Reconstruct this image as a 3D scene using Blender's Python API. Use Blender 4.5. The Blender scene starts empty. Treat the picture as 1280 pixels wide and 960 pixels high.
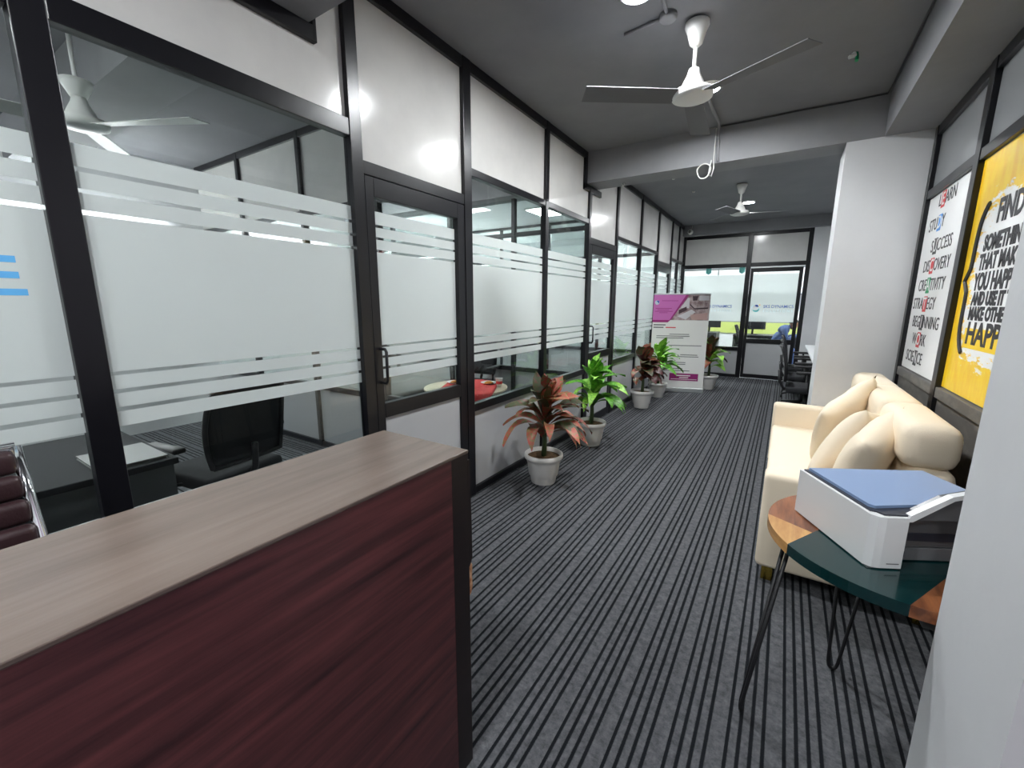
import bpy, bmesh, math, random
from mathutils import Vector, Matrix
random.seed(7)
sc = bpy.context.scene
COL = sc.collection

# ------------------------------------------------------------------ camera
CAM_H = 1.45
yaw, pit, rol = 0.567376, 0.187446, 0.0029124
cd = bpy.data.cameras.new('camera')
cam = bpy.data.objects.new('camera', cd)
COL.objects.link(cam)
cd.sensor_width = 36.0
cd.lens = 36.0 * 528.94 / 1280.0
cd.clip_start = 0.02
f_ = Vector((-math.sin(yaw) * math.cos(pit), math.cos(yaw) * math.cos(pit), -math.sin(pit)))
r_ = Vector((math.cos(yaw), math.sin(yaw), 0))
u_ = r_.cross(f_)
r2 = math.cos(rol) * r_ + math.sin(rol) * u_
u2 = -math.sin(rol) * r_ + math.cos(rol) * u_
M = Matrix((r2, u2, -f_)).transposed().to_4x4()
M.translation = Vector((0, 0, CAM_H))
cam.matrix_world = M
sc.camera = cam

# ------------------------------------------------------------------ world, exposure
w = bpy.data.worlds.new('world')
sc.world = w
w.use_nodes = True
w.node_tree.nodes['Background'].inputs[0].default_value = (0.80, 0.86, 1.0, 1)
w.node_tree.nodes['Background'].inputs[1].default_value = 0.4
sc.view_settings.view_transform = 'Standard'
sc.view_settings.look = 'None'
sc.view_settings.gamma = 1.0
sc.view_settings.use_curve_mapping = False
sc.view_settings.exposure = 2.5
LAMP = 130.0          # radiance of the ceiling downlights
ROOM_FILL = 24.0     # added tubes that brighten the cabins behind the glass

# ------------------------------------------------------------------ helpers
def lin(c):
    return tuple((x / 12.92 if x <= 0.04045 else ((x + 0.055) / 1.055) ** 2.4) for x in c)

def rgb(r, g, b):
    return lin((r / 255, g / 255, b / 255)) + (1.0,)

MATS = {}
def mat(name, col, rough=0.5, metal=0.0, spec=0.5, noise=None, bump=0.0, bscale=40.0, coat=0.0):
    """noise=(scale vector, second colour, contrast low, contrast high)"""
    m = bpy.data.materials.new(name)
    m.use_nodes = True
    nt = m.node_tree
    p = nt.nodes['Principled BSDF']
    p.inputs['Base Color'].default_value = col
    p.inputs['Roughness'].default_value = rough
    p.inputs['Metallic'].default_value = metal
    p.inputs['Specular IOR Level'].default_value = spec
    p.inputs['Coat Weight'].default_value = coat
    tc = nt.nodes.new('ShaderNodeTexCoord')
    if noise:
        sv, c2, lo, hi = noise
        mp = nt.nodes.new('ShaderNodeMapping')
        mp.inputs['Scale'].default_value = sv
        nt.links.new(tc.outputs['Object'], mp.inputs['Vector'])
        nz = nt.nodes.new('ShaderNodeTexNoise')
        nz.inputs['Scale'].default_value = 1.0
        nz.inputs['Detail'].default_value = 6
        nz.inputs['Roughness'].default_value = 0.62
        nt.links.new(mp.outputs[0], nz.inputs['Vector'])
        cr = nt.nodes.new('ShaderNodeValToRGB')
        cr.color_ramp.elements[0].position = lo
        cr.color_ramp.elements[0].color = col
        cr.color_ramp.elements[1].position = hi
        cr.color_ramp.elements[1].color = c2
        nt.links.new(nz.outputs['Fac'], cr.inputs['Fac'])
        nt.links.new(cr.outputs[0], p.inputs['Base Color'])
    if bump:
        nb = nt.nodes.new('ShaderNodeTexNoise')
        nb.inputs['Scale'].default_value = bscale
        nb.inputs['Detail'].default_value = 4
        nt.links.new(tc.outputs['Object'], nb.inputs['Vector'])
        bp = nt.nodes.new('ShaderNodeBump')
        bp.inputs['Strength'].default_value = bump
        bp.inputs['Distance'].default_value = 0.01
        nt.links.new(nb.outputs['Fac'], bp.inputs['Height'])
        nt.links.new(bp.outputs[0], p.inputs['Normal'])
    MATS[name] = m
    return m

def emit_mat(name, col, strength):
    m = bpy.data.materials.new(name)
    m.use_nodes = True
    nt = m.node_tree
    nt.nodes.remove(nt.nodes['Principled BSDF'])
    e = nt.nodes.new('ShaderNodeEmission')
    e.inputs[0].default_value = col
    e.inputs[1].default_value = strength
    nt.links.new(e.outputs[0], nt.nodes['Material Output'].inputs[0])
    MATS[name] = m
    return m

def glass_mat(name, tint, ior=1.45, rough=0.0):
    m = bpy.data.materials.new(name)
    m.use_nodes = True
    nt = m.node_tree
    nt.nodes.remove(nt.nodes['Principled BSDF'])
    t = nt.nodes.new('ShaderNodeBsdfTransparent')
    t.inputs[0].default_value = tint
    g = nt.nodes.new('ShaderNodeBsdfGlossy')
    g.inputs['Roughness'].default_value = rough
    g.inputs['Color'].default_value = (1, 1, 1, 1)
    lw = nt.nodes.new('ShaderNodeLayerWeight')
    lw.inputs[0].default_value = 0.5
    pw = nt.nodes.new('ShaderNodeMath'); pw.operation = 'POWER'; pw.inputs[1].default_value = 5.0
    nt.links.new(lw.outputs['Facing'], pw.inputs[0])
    fr = nt.nodes.new('ShaderNodeMath'); fr.operation = 'MULTIPLY_ADD'
    fr.inputs[1].default_value = 0.90; fr.inputs[2].default_value = 0.035
    nt.links.new(pw.outputs[0], fr.inputs[0])
    mx = nt.nodes.new('ShaderNodeMixShader')
    nt.links.new(fr.outputs[0], mx.inputs[0])
    nt.links.new(t.outputs[0], mx.inputs[1])
    nt.links.new(g.outputs[0], mx.inputs[2])
    nt.links.new(mx.outputs[0], nt.nodes['Material Output'].inputs[0])
    MATS[name] = m
    return m

def film_mat(name, col, clear=0.06, trans=0.5):
    """etched privacy film: scatters light from both sides, a little is seen through"""
    m = bpy.data.materials.new(name)
    m.use_nodes = True
    nt = m.node_tree
    nt.nodes.remove(nt.nodes['Principled BSDF'])
    d = nt.nodes.new('ShaderNodeBsdfDiffuse')
    d.inputs[0].default_value = col
    tl = nt.nodes.new('ShaderNodeBsdfTranslucent')
    tl.inputs[0].default_value = col
    m1 = nt.nodes.new('ShaderNodeMixShader')
    m1.inputs[0].default_value = trans
    tp = nt.nodes.new('ShaderNodeBsdfTransparent')
    m2 = nt.nodes.new('ShaderNodeMixShader')
    m2.inputs[0].default_value = clear
    nt.links.new(d.outputs[0], m1.inputs[1])
    nt.links.new(tl.outputs[0], m1.inputs[2])
    nt.links.new(m1.outputs[0], m2.inputs[1])
    nt.links.new(tp.outputs[0], m2.inputs[2])
    nt.links.new(m2.outputs[0], nt.nodes['Material Output'].inputs[0])
    MATS[name] = m
    return m

class MB:
    """collects geometry; build() links it as ONE mesh object"""
    def __init__(s):
        s.bm = bmesh.new()
    def box(s, x0, x1, y0, y1, z0, z1, bev=0.0, seg=2):
        vs = [s.bm.verts.new(v) for v in ((x0, y0, z0), (x1, y0, z0), (x1, y1, z0), (x0, y1, z0),
                                          (x0, y0, z1), (x1, y0, z1), (x1, y1, z1), (x0, y1, z1))]
        fs = [s.bm.faces.new([vs[i] for i in q]) for q in ((3, 2, 1, 0), (4, 5, 6, 7), (0, 1, 5, 4), (1, 2, 6, 5), (2, 3, 7, 6), (3, 0, 4, 7))]
        if bev > 0:
            es = list({e for f in fs for e in f.edges})
            bmesh.ops.bevel(s.bm, geom=es, offset=bev, segments=seg, profile=0.5, affect='EDGES')
        return s
    def prism(s, poly, z0, z1, axis='z'):
        """polygon extruded along an axis; poly holds the two other coordinates in order"""
        def pt(a, b, c):
            return {'z': (a, b, c), 'x': (c, a, b), 'y': (a, c, b)}[axis]
        lo = [s.bm.verts.new(pt(a, b, z0)) for a, b in poly]
        hi = [s.bm.verts.new(pt(a, b, z1)) for a, b in poly]
        n = len(poly)
        s.bm.faces.new(lo[::-1]); s.bm.faces.new(hi)
        for i in range(n):
            j = (i + 1) % n
            s.bm.faces.new((lo[i], lo[j], hi[j], hi[i]))
        bmesh.ops.recalc_face_normals(s.bm, faces=s.bm.faces)
        return s
    def lathe(s, prof, n=32, c=(0, 0, 0), axis='z'):
        rings = []
        for r, z in prof:
            if r <= 1e-6:
                v = (c[0], c[1], c[2] + z) if axis == 'z' else (c[0], c[1] + z, c[2])
                rings.append([s.bm.verts.new(v)])
            else:
                ring = []
                for i in range(n):
                    a = 2 * math.pi * i / n
                    if axis == 'z':
                        ring.append(s.bm.verts.new((c[0] + r * math.cos(a), c[1] + r * math.sin(a), c[2] + z)))
                    else:
                        ring.append(s.bm.verts.new((c[0] + r * math.cos(a), c[1] + z, c[2] + r * math.sin(a))))
                rings.append(ring)
        for a, b in zip(rings, rings[1:]):
            if len(a) == 1 and len(b) == 1:
                continue
            for i in range(n):
                j = (i + 1) % n
                if len(a) == 1:
                    s.bm.faces.new((a[0], b[j], b[i]))
                elif len(b) == 1:
                    s.bm.faces.new((a[i], a[j], b[0]))
                else:
                    s.bm.faces.new((a[i], a[j], b[j], b[i]))
        bmesh.ops.recalc_face_normals(s.bm, faces=s.bm.faces)
        return s
    def tube(s, pts, r, n=8, cap=True):
        pts = [Vector(p) for p in pts]
        rs = r if isinstance(r, (list, tuple)) else [r] * len(pts)
        rings = []
        up = None
        for i, p in enumerate(pts):
            d = (pts[min(i + 1, len(pts) - 1)] - pts[max(i - 1, 0)]).normalized()
            if up is None:
                up = Vector((0, 0, 1)) if abs(d.z) < 0.9 else Vector((1, 0, 0))
            a = d.cross(up).normalized()
            b = a.cross(d).normalized()
            up = b
            rings.append([s.bm.verts.new(p + rs[i] * (math.cos(2 * math.pi * k / n) * a + math.sin(2 * math.pi * k / n) * b)) for k in range(n)])
        for A, B in zip(rings, rings[1:]):
            for k in range(n):
                j = (k + 1) % n
                s.bm.faces.new((A[k], A[j], B[j], B[k]))
        if cap:
            s.bm.faces.new(rings[0]); s.bm.faces.new(rings[-1])
        bmesh.ops.recalc_face_normals(s.bm, faces=s.bm.faces)
        return s
    def sheet(s, fn, nu, nv):
        g = [[s.bm.verts.new(fn(i / nu, j / nv)) for j in range(nv + 1)] for i in range(nu + 1)]
        for i in range(nu):
            for j in range(nv):
                s.bm.faces.new((g[i][j], g[i + 1][j], g[i + 1][j + 1], g[i][j + 1]))
        return s
    def build(s, name, m, parent=None, smooth=False, loc=None):
        me = bpy.data.meshes.new(name)
        s.bm.to_mesh(me)
        s.bm.free()
        if smooth:
            me.polygons.foreach_set('use_smooth', [True] * len(me.polygons))
        if m:
            me.materials.append(MATS[m] if isinstance(m, str) else m)
        return link(name, me, parent, loc)

def link(name, me, parent=None, loc=None):
    o = bpy.data.objects.new(name, me)
    COL.objects.link(o)
    if parent:
        o.parent = parent
    if loc is not None:
        o.location = loc
    return o

def tag(o, label=None, cat=None, group=None, kind=None):
    if label: o['label'] = label
    if cat: o['category'] = cat
    if group: o['group'] = group
    if kind: o['kind'] = kind
    return o

def thing(name, label, cat, loc=(0, 0, 0), rz=0.0, group=None, kind=None):
    o = bpy.data.objects.new(name, None)
    o.empty_display_size = 0.1
    COL.objects.link(o)
    o.location = loc
    o.rotation_euler = (0, 0, rz)
    return tag(o, label, cat, group, kind)

def copy_tree(o, parent=None):
    c = o.copy()
    COL.objects.link(c)
    c.parent = parent
    for ch in list(o.children):
        copy_tree(ch, c)
    return c

def box(name, m, parent, x0, x1, y0, y1, z0, z1, bev=0.0, seg=2, smooth=False):
    return MB().box(min(x0, x1), max(x0, x1), min(y0, y1), max(y0, y1), min(z0, z1), max(z0, z1), bev, seg).build(name, m, parent, smooth)

def text_mesh(body, size, bold=0.0, ext=0.0006, xs=1.0, align='CENTER'):
    cu = bpy.data.curves.new('lettering', 'FONT')
    cu.body = body
    cu.size = size
    cu.align_x = align
    cu.align_y = 'CENTER'
    cu.extrude = ext
    cu.offset = bold
    cu.resolution_u = 3
    t = bpy.data.objects.new('tmp', cu)
    COL.objects.link(t)
    dg = bpy.context.evaluated_depsgraph_get()
    me = bpy.data.meshes.new_from_object(t.evaluated_get(dg))
    bpy.data.objects.remove(t)
    me.transform(Matrix.Diagonal((xs, 1, 1, 1)))
    return me

FACE_NEGX = Matrix(((0, 0, -1, 0), (-1, 0, 0, 0), (0, 1, 0, 0), (0, 0, 0, 1)))
FACE_NEGY = Matrix(((1, 0, 0, 0), (0, 0, -1, 0), (0, 1, 0, 0), (0, 0, 0, 1)))
FACE_POSX = Matrix(((0, 0, 1, 0), (1, 0, 0, 0), (0, 1, 0, 0), (0, 0, 0, 1)))
def put_text(name, body, size, m, parent, loc, face, bold=0.0, xs=1.0, align='CENTER', width=None):
    me = text_mesh(body, size, bold, 0.0006, xs, align)
    if width:
        xsn = [v.co.x for v in me.vertices]
        k = width / (max(xsn) - min(xsn))
        me.transform(Matrix.Diagonal((k, 1, 1, 1)))
    me.transform(face)
    me.materials.append(MATS[m])
    o = link(name, me, parent, loc)
    return o

# ------------------------------------------------------------------ materials
mat('ceiling_paint', rgb(128, 128, 132), 0.8, noise=((1.2, 1.2, 1.2), rgb(116, 116, 121), 0.35, 0.7), bump=0.05, bscale=60)
mat('beam_paint', rgb(138, 138, 141), 0.75, noise=((2, 2, 2), rgb(128, 128, 132), 0.35, 0.7), bump=0.05, bscale=60)
mat('white_paint', rgb(214, 215, 217), 0.6, noise=((1.5, 1.5, 1.5), rgb(205, 206, 209), 0.4, 0.75), bump=0.06, bscale=30)
mat('bright_paint', rgb(236, 238, 240), 0.6)
mat('grey_paint', rgb(150, 152, 154), 0.6)
mat('black_frame', rgb(16, 16, 21), 0.3, spec=0.45)
mat('dark_frame', rgb(34, 35, 40), 0.35)
mat('white_panel', rgb(210, 209, 206), 0.16, spec=0.45, noise=((3, 3, 3), rgb(200, 199, 197), 0.4, 0.75))
mat('lower_panel', rgb(174, 175, 177), 0.22, spec=0.5)
mat('grey_panel', rgb(150, 152, 155), 0.3)
mat('upper_grey', rgb(128, 130, 132), 0.3)
mat('desk_red', rgb(118, 66, 67), 0.38, noise=((14, 1.8, 34), rgb(62, 35, 38), 0.32, 0.68), bump=0.03, bscale=25)
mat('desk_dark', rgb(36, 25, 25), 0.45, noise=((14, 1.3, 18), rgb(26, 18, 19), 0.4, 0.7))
mat('desk_top', rgb(114, 101, 93), 0.26, spec=0.55, noise=((16, 1.2, 10), rgb(92, 80, 73), 0.35, 0.7))
mat('raw_wood', rgb(176, 110, 70), 0.8, noise=((60, 60, 40), rgb(220, 180, 140), 0.4, 0.6))
mat('leather_maroon', rgb(52, 34, 37), 0.38, bump=0.15, bscale=150)
mat('chrome', rgb(225, 225, 228), 0.12, metal=1.0)
mat('brass', rgb(200, 172, 84), 0.25, metal=1.0)
mat('black_plastic', rgb(24, 24, 27), 0.45)
mat('black_fabric', rgb(30, 31, 35), 0.85, bump=0.2, bscale=220)
mat('cream', rgb(233, 218, 195), 0.85, bump=0.10, bscale=260)
mat('pot_white', rgb(226, 224, 220), 0.42)
mat('soil', rgb(120, 92, 58), 0.95, noise=((40, 40, 40), rgb(82, 60, 38), 0.35, 0.65), bump=0.5, bscale=80)
mat('stem_green', rgb(58, 76, 44), 0.6)
mat('leaf_red', rgb(128, 50, 42), 0.5, noise=((38, 38, 38), rgb(84, 96, 54), 0.46, 0.60))
mat('leaf_pink', rgb(172, 86, 72), 0.5, noise=((38, 38, 38), rgb(104, 128, 74), 0.48, 0.62))
mat('leaf_green', rgb(104, 172, 52), 0.45, noise=((38, 38, 38), rgb(58, 122, 38), 0.45, 0.62))
mat('leaf_lime', rgb(150, 204, 78), 0.45, noise=((38, 38, 38), rgb(92, 158, 52), 0.45, 0.62))
mat('leaf_maroon', rgb(80, 34, 36), 0.5, noise=((38, 38, 38), rgb(58, 44, 36), 0.45, 0.62))
mat('leaf_dark', rgb(60, 70, 40), 0.5, noise=((38, 38, 38), rgb(98, 52, 44), 0.50, 0.62))
mat('wood_brown', rgb(150, 92, 56), 0.35, noise=((26, 3.5, 26), rgb(96, 54, 34), 0.38, 0.62), coat=0.3)
mat('wood_gold', rgb(206, 158, 96), 0.35, noise=((30, 4, 30), rgb(172, 118, 64), 0.38, 0.66), coat=0.3)
mat('resin_green', rgb(10, 52, 52), 0.18, noise=((3, 3, 3), rgb(4, 34, 38), 0.35, 0.7), coat=0.5)
mat('printer_white', rgb(226, 227, 228), 0.4)
mat('printer_grey', rgb(108, 109, 112), 0.45)
mat('printer_dark', rgb(48, 50, 60), 0.3)
mat('printer_lid', rgb(134, 157, 194), 0.3)
mat('printer_smoke', rgb(92, 92, 94), 0.3)
mat('fan_white', rgb(232, 232, 230), 0.35)
mat('blade_grey', rgb(108, 108, 111), 0.6, spec=0.2)
mat('fan_grey', rgb(196, 196, 192), 0.4)
mat('wire_white', rgb(214, 214, 210), 0.5)
mat('wire_dark', rgb(60, 60, 62), 0.6)
mat('poster_white', rgb(236, 236, 236), 0.35)
mat('ink_dark', rgb(46, 44, 48), 0.5)
mat('ink_red', rgb(214, 60, 66), 0.5)
mat('ink_blue', rgb(70, 150, 226), 0.5)
mat('ink_green', rgb(20, 152, 96), 0.5)
mat('ink_orange', rgb(236, 170, 30), 0.5)
mat('ink_yellow', rgb(250, 212, 40), 0.4)
mat('sky_blue', rgb(96, 176, 232), 0.5)
mat('logo_blue', rgb(58, 86, 176), 0.5)
mat('logo_navy', rgb(40, 70, 168), 0.5)
mat('logo_teal', rgb(96, 190, 190), 0.5)
mat('logo_pale', rgb(188, 208, 214), 0.5)
mat('magenta', rgb(198, 106, 178), 0.45)
mat('magenta_dark', rgb(150, 32, 112), 0.45)
mat('banner_white', rgb(232, 230, 226), 0.5, noise=((0.01, 0.01, 2.2), rgb(236, 206, 222), 0.62, 0.75))
mat('banner_plain', rgb(232, 231, 228), 0.5)
mat('photo_mid', rgb(190, 172, 172), 0.5, noise=((9, 9, 9), rgb(128, 100, 104), 0.42, 0.6))
mat('photo_dark', rgb(66, 44, 54), 0.5)
mat('photo_light', rgb(214, 210, 214), 0.5)
mat('photo_skin', rgb(196, 160, 156), 0.5)
mat('grey_text', rgb(110, 108, 112), 0.5)
mat('alu', rgb(190, 194, 196), 0.35, metal=0.6)
mat('lime', rgb(204, 216, 122), 0.5)
mat('teal', rgb(96, 176, 172), 0.5)
mat('paper_brown', rgb(176, 132, 98), 0.6)
mat('shirt_blue', rgb(84, 104, 150), 0.85)
mat('skin', rgb(150, 104, 82), 0.6)
mat('hair', rgb(26, 22, 20), 0.7)
mat('trouser', rgb(40, 42, 52), 0.85)
mat('red_cloth', rgb(222, 74, 74), 0.75, noise=((9, 9, 9), rgb(196, 48, 56), 0.45, 0.65))
mat('table_cream', rgb(214, 200, 176), 0.5)
mat('plate_white', rgb(240, 240, 240), 0.3)
mat('snack', rgb(226, 160, 66), 0.8, noise=((50, 50, 50), rgb(176, 84, 34), 0.4, 0.6))
mat('mauve', rgb(168, 148, 164), 0.5, noise=((10, 1, 10), rgb(150, 128, 146), 0.4, 0.7))
mat('charcoal', rgb(66, 68, 70), 0.5)
mat('desk_grey', rgb(112, 112, 112), 0.5)
mat('skirt_grey', rgb(92, 90, 88), 0.5, noise=((2, 6, 14), rgb(120, 116, 110), 0.45, 0.7))
glass_mat('clear_glass', (0.90, 0.93, 0.92, 1))
film_mat('privacy_film', rgb(220, 226, 225), 0.02, 0.32)
film_mat('far_film', rgb(228, 233, 232), 0.38, 0.6)
emit_mat('lamp_glow', (0.95, 0.98, 1.0, 1), LAMP)
emit_mat('panel_glow', (0.96, 0.99, 1.0, 1), 14.0)
emit_mat('room_fill_glow', (0.95, 0.98, 1.0, 1), ROOM_FILL)

def carpet(name, axis):
    m = bpy.data.materials.new(name)
    m.use_nodes = True
    nt = m.node_tree
    N, Lk = nt.nodes, nt.links
    p = N['Principled BSDF']
    p.inputs['Roughness'].default_value = 0.95
    p.inputs['Specular IOR Level'].default_value = 0.15
    tc = N.new('ShaderNodeTexCoord')
    sx = N.new('ShaderNodeSeparateXYZ')
    Lk.new(tc.outputs['Object'], sx.inputs[0])
    def math_(op, a, b=None, c=None):
        n = N.new('ShaderNodeMath'); n.operation = op
        for i, v in enumerate((a, b, c)):
            if v is None: continue
            if isinstance(v, (int, float)): n.inputs[i].default_value = v
            else: Lk.new(v, n.inputs[i])
        return n.outputs[0]
    x = sx.outputs[axis]
    # groups of four dark ribs, period 163 mm
    t = math_('FLOORED_MODULO', math_('ADD', x, 0.673 + 0.0055), 0.1633)
    # within a group ribs repeat every 34 mm: distance to the nearest of 0, .034, .068, .102
    k = math_('MINIMUM', math_('ROUND', math_('DIVIDE', math_('SUBTRACT', t, 0.0055), 0.0345)), 3.0)
    d = math_('ABSOLUTE', math_('SUBTRACT', math_('SUBTRACT', t, 0.0055), math_('MULTIPLY', k, 0.0345)))
    nz = N.new('ShaderNodeTexNoise')
    nz.inputs['Scale'].default_value = 260; nz.inputs['Detail'].default_value = 3
    Lk.new(tc.outputs['Object'], nz.inputs['Vector'])
    dd = math_('ADD', d, math_('MULTIPLY', math_('SUBTRACT', nz.outputs['Fac'], 0.5), 0.004))
    rib = N.new('ShaderNodeMapRange')
    rib.inputs['From Min'].default_value = 0.0045; rib.inputs['From Max'].default_value = 0.0075
    Lk.new(dd, rib.inputs['Value'])
    n2 = N.new('ShaderNodeTexNoise')
    n2.inputs['Scale'].default_value = 34; n2.inputs['Detail'].default_value = 9; n2.inputs['Roughness'].default_value = 0.8
    Lk.new(tc.outputs['Object'], n2.inputs['Vector'])
    cr = N.new('ShaderNodeValToRGB')
    cr.color_ramp.elements[0].position = 0.3; cr.color_ramp.elements[0].color = rgb(52, 53, 56)
    cr.color_ramp.elements[1].position = 0.7; cr.color_ramp.elements[1].color = rgb(110, 111, 115)
    Lk.new(n2.outputs['Fac'], cr.inputs['Fac'])
    mx = N.new('ShaderNodeMix'); mx.data_type = 'RGBA'
    mx.inputs['A'].default_value = rgb(22, 24, 28)
    Lk.new(rib.outputs[0], mx.inputs['Factor'])
    Lk.new(cr.outputs[0], mx.inputs['B'])
    Lk.new(mx.outputs['Result'], p.inputs['Base Color'])
    bp = N.new('ShaderNodeBump'); bp.inputs['Strength'].default_value = 0.5; bp.inputs['Distance'].default_value = 0.004
    hh = math_('ADD', rib.outputs[0], math_('MULTIPLY', n2.outputs['Fac'], 0.6))
    Lk.new(hh, bp.inputs['Height'])
    Lk.new(bp.outputs[0], p.inputs['Normal'])
    MATS[name] = m
carpet('carpet_corridor', 0)
carpet('carpet_room', 1)

def yellow_poster_mat():
    m = bpy.data.materials.new('poster_yellow'); m.use_nodes = True
    nt = m.node_tree; N, Lk = nt.nodes, nt.links
    p = N['Principled BSDF']; p.inputs['Roughness'].default_value = 0.35
    tc = N.new('ShaderNodeTexCoord')
    sx = N.new('ShaderNodeSeparateXYZ'); Lk.new(tc.outputs['Object'], sx.inputs[0])
    def math_(op, a, b=None):
        n = N.new('ShaderNodeMath'); n.operation = op
        for i, v in enumerate((a, b)):
            if v is None: continue
            if isinstance(v, (int, float)): n.inputs[i].default_value = v
            else: Lk.new(v, n.inputs[i])
        return n.outputs[0]
    def noise(sv, detail=6):
        mp = N.new('ShaderNodeMapping'); mp.inputs['Scale'].default_value = sv
        mp.inputs['Rotation'].default_value = (0.35, 0, 0)
        Lk.new(tc.outputs['Object'], mp.inputs['Vector'])
        z = N.new('ShaderNodeTexNoise'); z.inputs['Scale'].default_value = 1; z.inputs['Detail'].default_value = detail
        z.inputs['Roughness'].default_value = 0.7
        Lk.new(mp.outputs[0], z.inputs['Vector']); return z.outputs['Fac']
    # white brushed patch: an ellipse around the lettering with a dry-brush border
    cy, cz, ry, rz = 2.70, 1.57, 0.50, 0.40
    ey = math_('DIVIDE', math_('SUBTRACT', sx.outputs[1], cy), ry)
    ez = math_('DIVIDE', math_('SUBTRACT', sx.outputs[2], cz), rz)
    e = math_('ADD', math_('POWER', math_('ABSOLUTE', ey), 4.0), math_('POWER', math_('ABSOLUTE', ez), 4.0))
    e2 = math_('ADD', e, math_('MULTIPLY', math_('SUBTRACT', noise((1, 9, 30)), 0.5), 5.0))
    mr = N.new('ShaderNodeMapRange'); mr.inputs['From Min'].default_value = 0.95; mr.inputs['From Max'].default_value = 1.10
    Lk.new(e2, mr.inputs['Value'])
    cr = N.new('ShaderNodeValToRGB')
    cr.color_ramp.elements[0].position = 0.42; cr.color_ramp.elements[0].color = rgb(250, 212, 40)
    cr.color_ramp.elements[1].position = 0.82; cr.color_ramp.elements[1].color = rgb(238, 168, 22)
    Lk.new(noise((1, 14, 4)), cr.inputs['Fac'])
    mx = N.new('ShaderNodeMix'); mx.data_type = 'RGBA'
    mx.inputs['A'].default_value = rgb(240, 240, 240)
    Lk.new(mr.outputs[0], mx.inputs['Factor']); Lk.new(cr.outputs[0], mx.inputs['B'])
    Lk.new(mx.outputs['Result'], p.inputs['Base Color'])
    MATS['poster_yellow'] = m
yellow_poster_mat()

# ------------------------------------------------------------------ setting: floor, ceiling, walls
XL = -1.881            # corridor face of the glass partition
CZ = 2.99
o = box('floor', 'carpet_corridor', None, XL, 1.6, -3.0, 9.6, -0.06, 0.0)
tag(o, 'charcoal carpet with fine black ribs running along the corridor', 'floor', kind='structure')
o = box('floor_cabins', 'carpet_room', None, -6.0, XL, -3.0, 9.6, -0.06, 0.0)
tag(o, 'ribbed grey carpet of the cabins behind the glass partition', 'floor', kind='structure')
o = box('floor_office', 'grey_paint', None, -6.0, 2.6, 9.6, 13.6, -0.06, 0.0)
tag(o, 'plain grey floor of the bright office beyond the far glass', 'floor', kind='structure')
o = box('ceiling', 'ceiling_paint', None, -6.0, 2.6, -3.0, 9.6, CZ, CZ + 0.1)
tag(o, 'flat dark grey painted ceiling above corridor and cabins', 'ceiling', kind='structure')
o = box('ceiling_office', 'bright_paint', None, -6.0, 2.6, 9.6, 13.6, CZ, CZ + 0.1)
tag(o, 'white ceiling of the office beyond the far glass', 'ceiling', kind='structure')
o = box('ceiling_cabin', 'bright_paint', None, -6.0, -1.94, 4.73, 9.555, 2.95, 2.985)
tag(o, 'white false ceiling of the bright cabins past the cross beam', 'ceiling', kind='structure')
# beams
o = box('ceiling_beam', 'beam_paint', None, -5.9, 0.49, 4.42, 4.72, 2.69, CZ)
tag(o, 'grey cross beam over the corridor beside the white column', 'beam', kind='structure')
o = box('ceiling_beam', 'beam_paint', None, -5.9, 0.49, 0.98, 1.31, 2.665, CZ)
tag(o, 'grey cross beam above the counter, nearest of the cross beams', 'beam', kind='structure')
o = box('ceiling_beam', 'beam_paint', None, 0.49, 0.95, -3.0, 4.72, 2.69, CZ)
tag(o, 'grey beam running lengthwise above the two posters', 'beam', kind='structure')
o = box('ceiling_beam', 'beam_paint', None, -1.93, 1.6, 9.40, 9.56, 2.80, CZ)
tag(o, 'grey beam above the far glass front with the security camera', 'beam', kind='structure')
# column beside the sofa, near pillar
o = box('column', 'white_paint', None, 0.265, 0.95, 4.42, 4.90, 0, 2.69)
tag(o, 'square white painted column at the far end of the sofa', 'column', kind='structure')
o = box('pillar', 'white_paint', None, 0.364, 0.95, 0.887, 1.24, 0, 2.69)
tag(o, 'white plastered pillar in front of the round side table', 'pillar', kind='structure')
o = box('wall_side_panel', 'mauve', None, 0.60, 0.95, -0.2, 0.887, 0, 2.69)
tag(o, 'mauve wood laminate panel beside the white pillar', 'wall', kind='structure')
o = box('wall_rear', 'white_paint', None, -6.0, 2.6, -3.1, -3.0, 0, CZ)
tag(o, 'plain white wall behind the reception desk', 'wall', kind='structure')
o = box('wall_right_rear', 'white_paint', None, 0.95, 1.05, -3.0, -0.2, 0, CZ)
tag(o, 'plain white wall beside the laminate panel', 'wall', kind='structure')
o = box('wall_cabins', 'white_paint', None, -6.1, -6.0, -3.0, 13.6, 0, CZ)
tag(o, 'white back wall of the glazed cabins', 'wall', kind='structure')
o = box('wall_right_far', 'white_paint', None, 1.6, 1.7, 4.72, 9.7, 0, CZ)
tag(o, 'white side wall behind the low counter beyond the column', 'wall', kind='structure')
o = box('wall_column_side', 'white_paint', None, 0.95, 1.7, 4.72, 4.82, 0, CZ)
tag(o, 'white wall joining the square column to the side wall', 'wall', kind='structure')
o = box('wall_office_back', 'bright_paint', None, -6.0, 2.6, 13.5, 13.6, 0, CZ)
tag(o, 'white back wall of the office beyond the far glass', 'wall', kind='structure')
o = box('wall_office_right', 'bright_paint', None, 2.6, 2.7, 9.6, 13.6, 0, CZ)
tag(o, 'white side wall of the office beyond the far glass', 'wall', kind='structure')
o = box('wall_office_front', 'white_paint', None, -6.0, -1.95, 9.56, 9.66, 0, CZ)
tag(o, 'white wall closing the last cabin from the office', 'wall', kind='structure')
o = box('wall_far_side', 'white_paint', None, 0.285, 1.6, 9.56, 9.66, 0, CZ)
tag(o, 'white wall strip beside the far glass door', 'wall', kind='structure')

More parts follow.
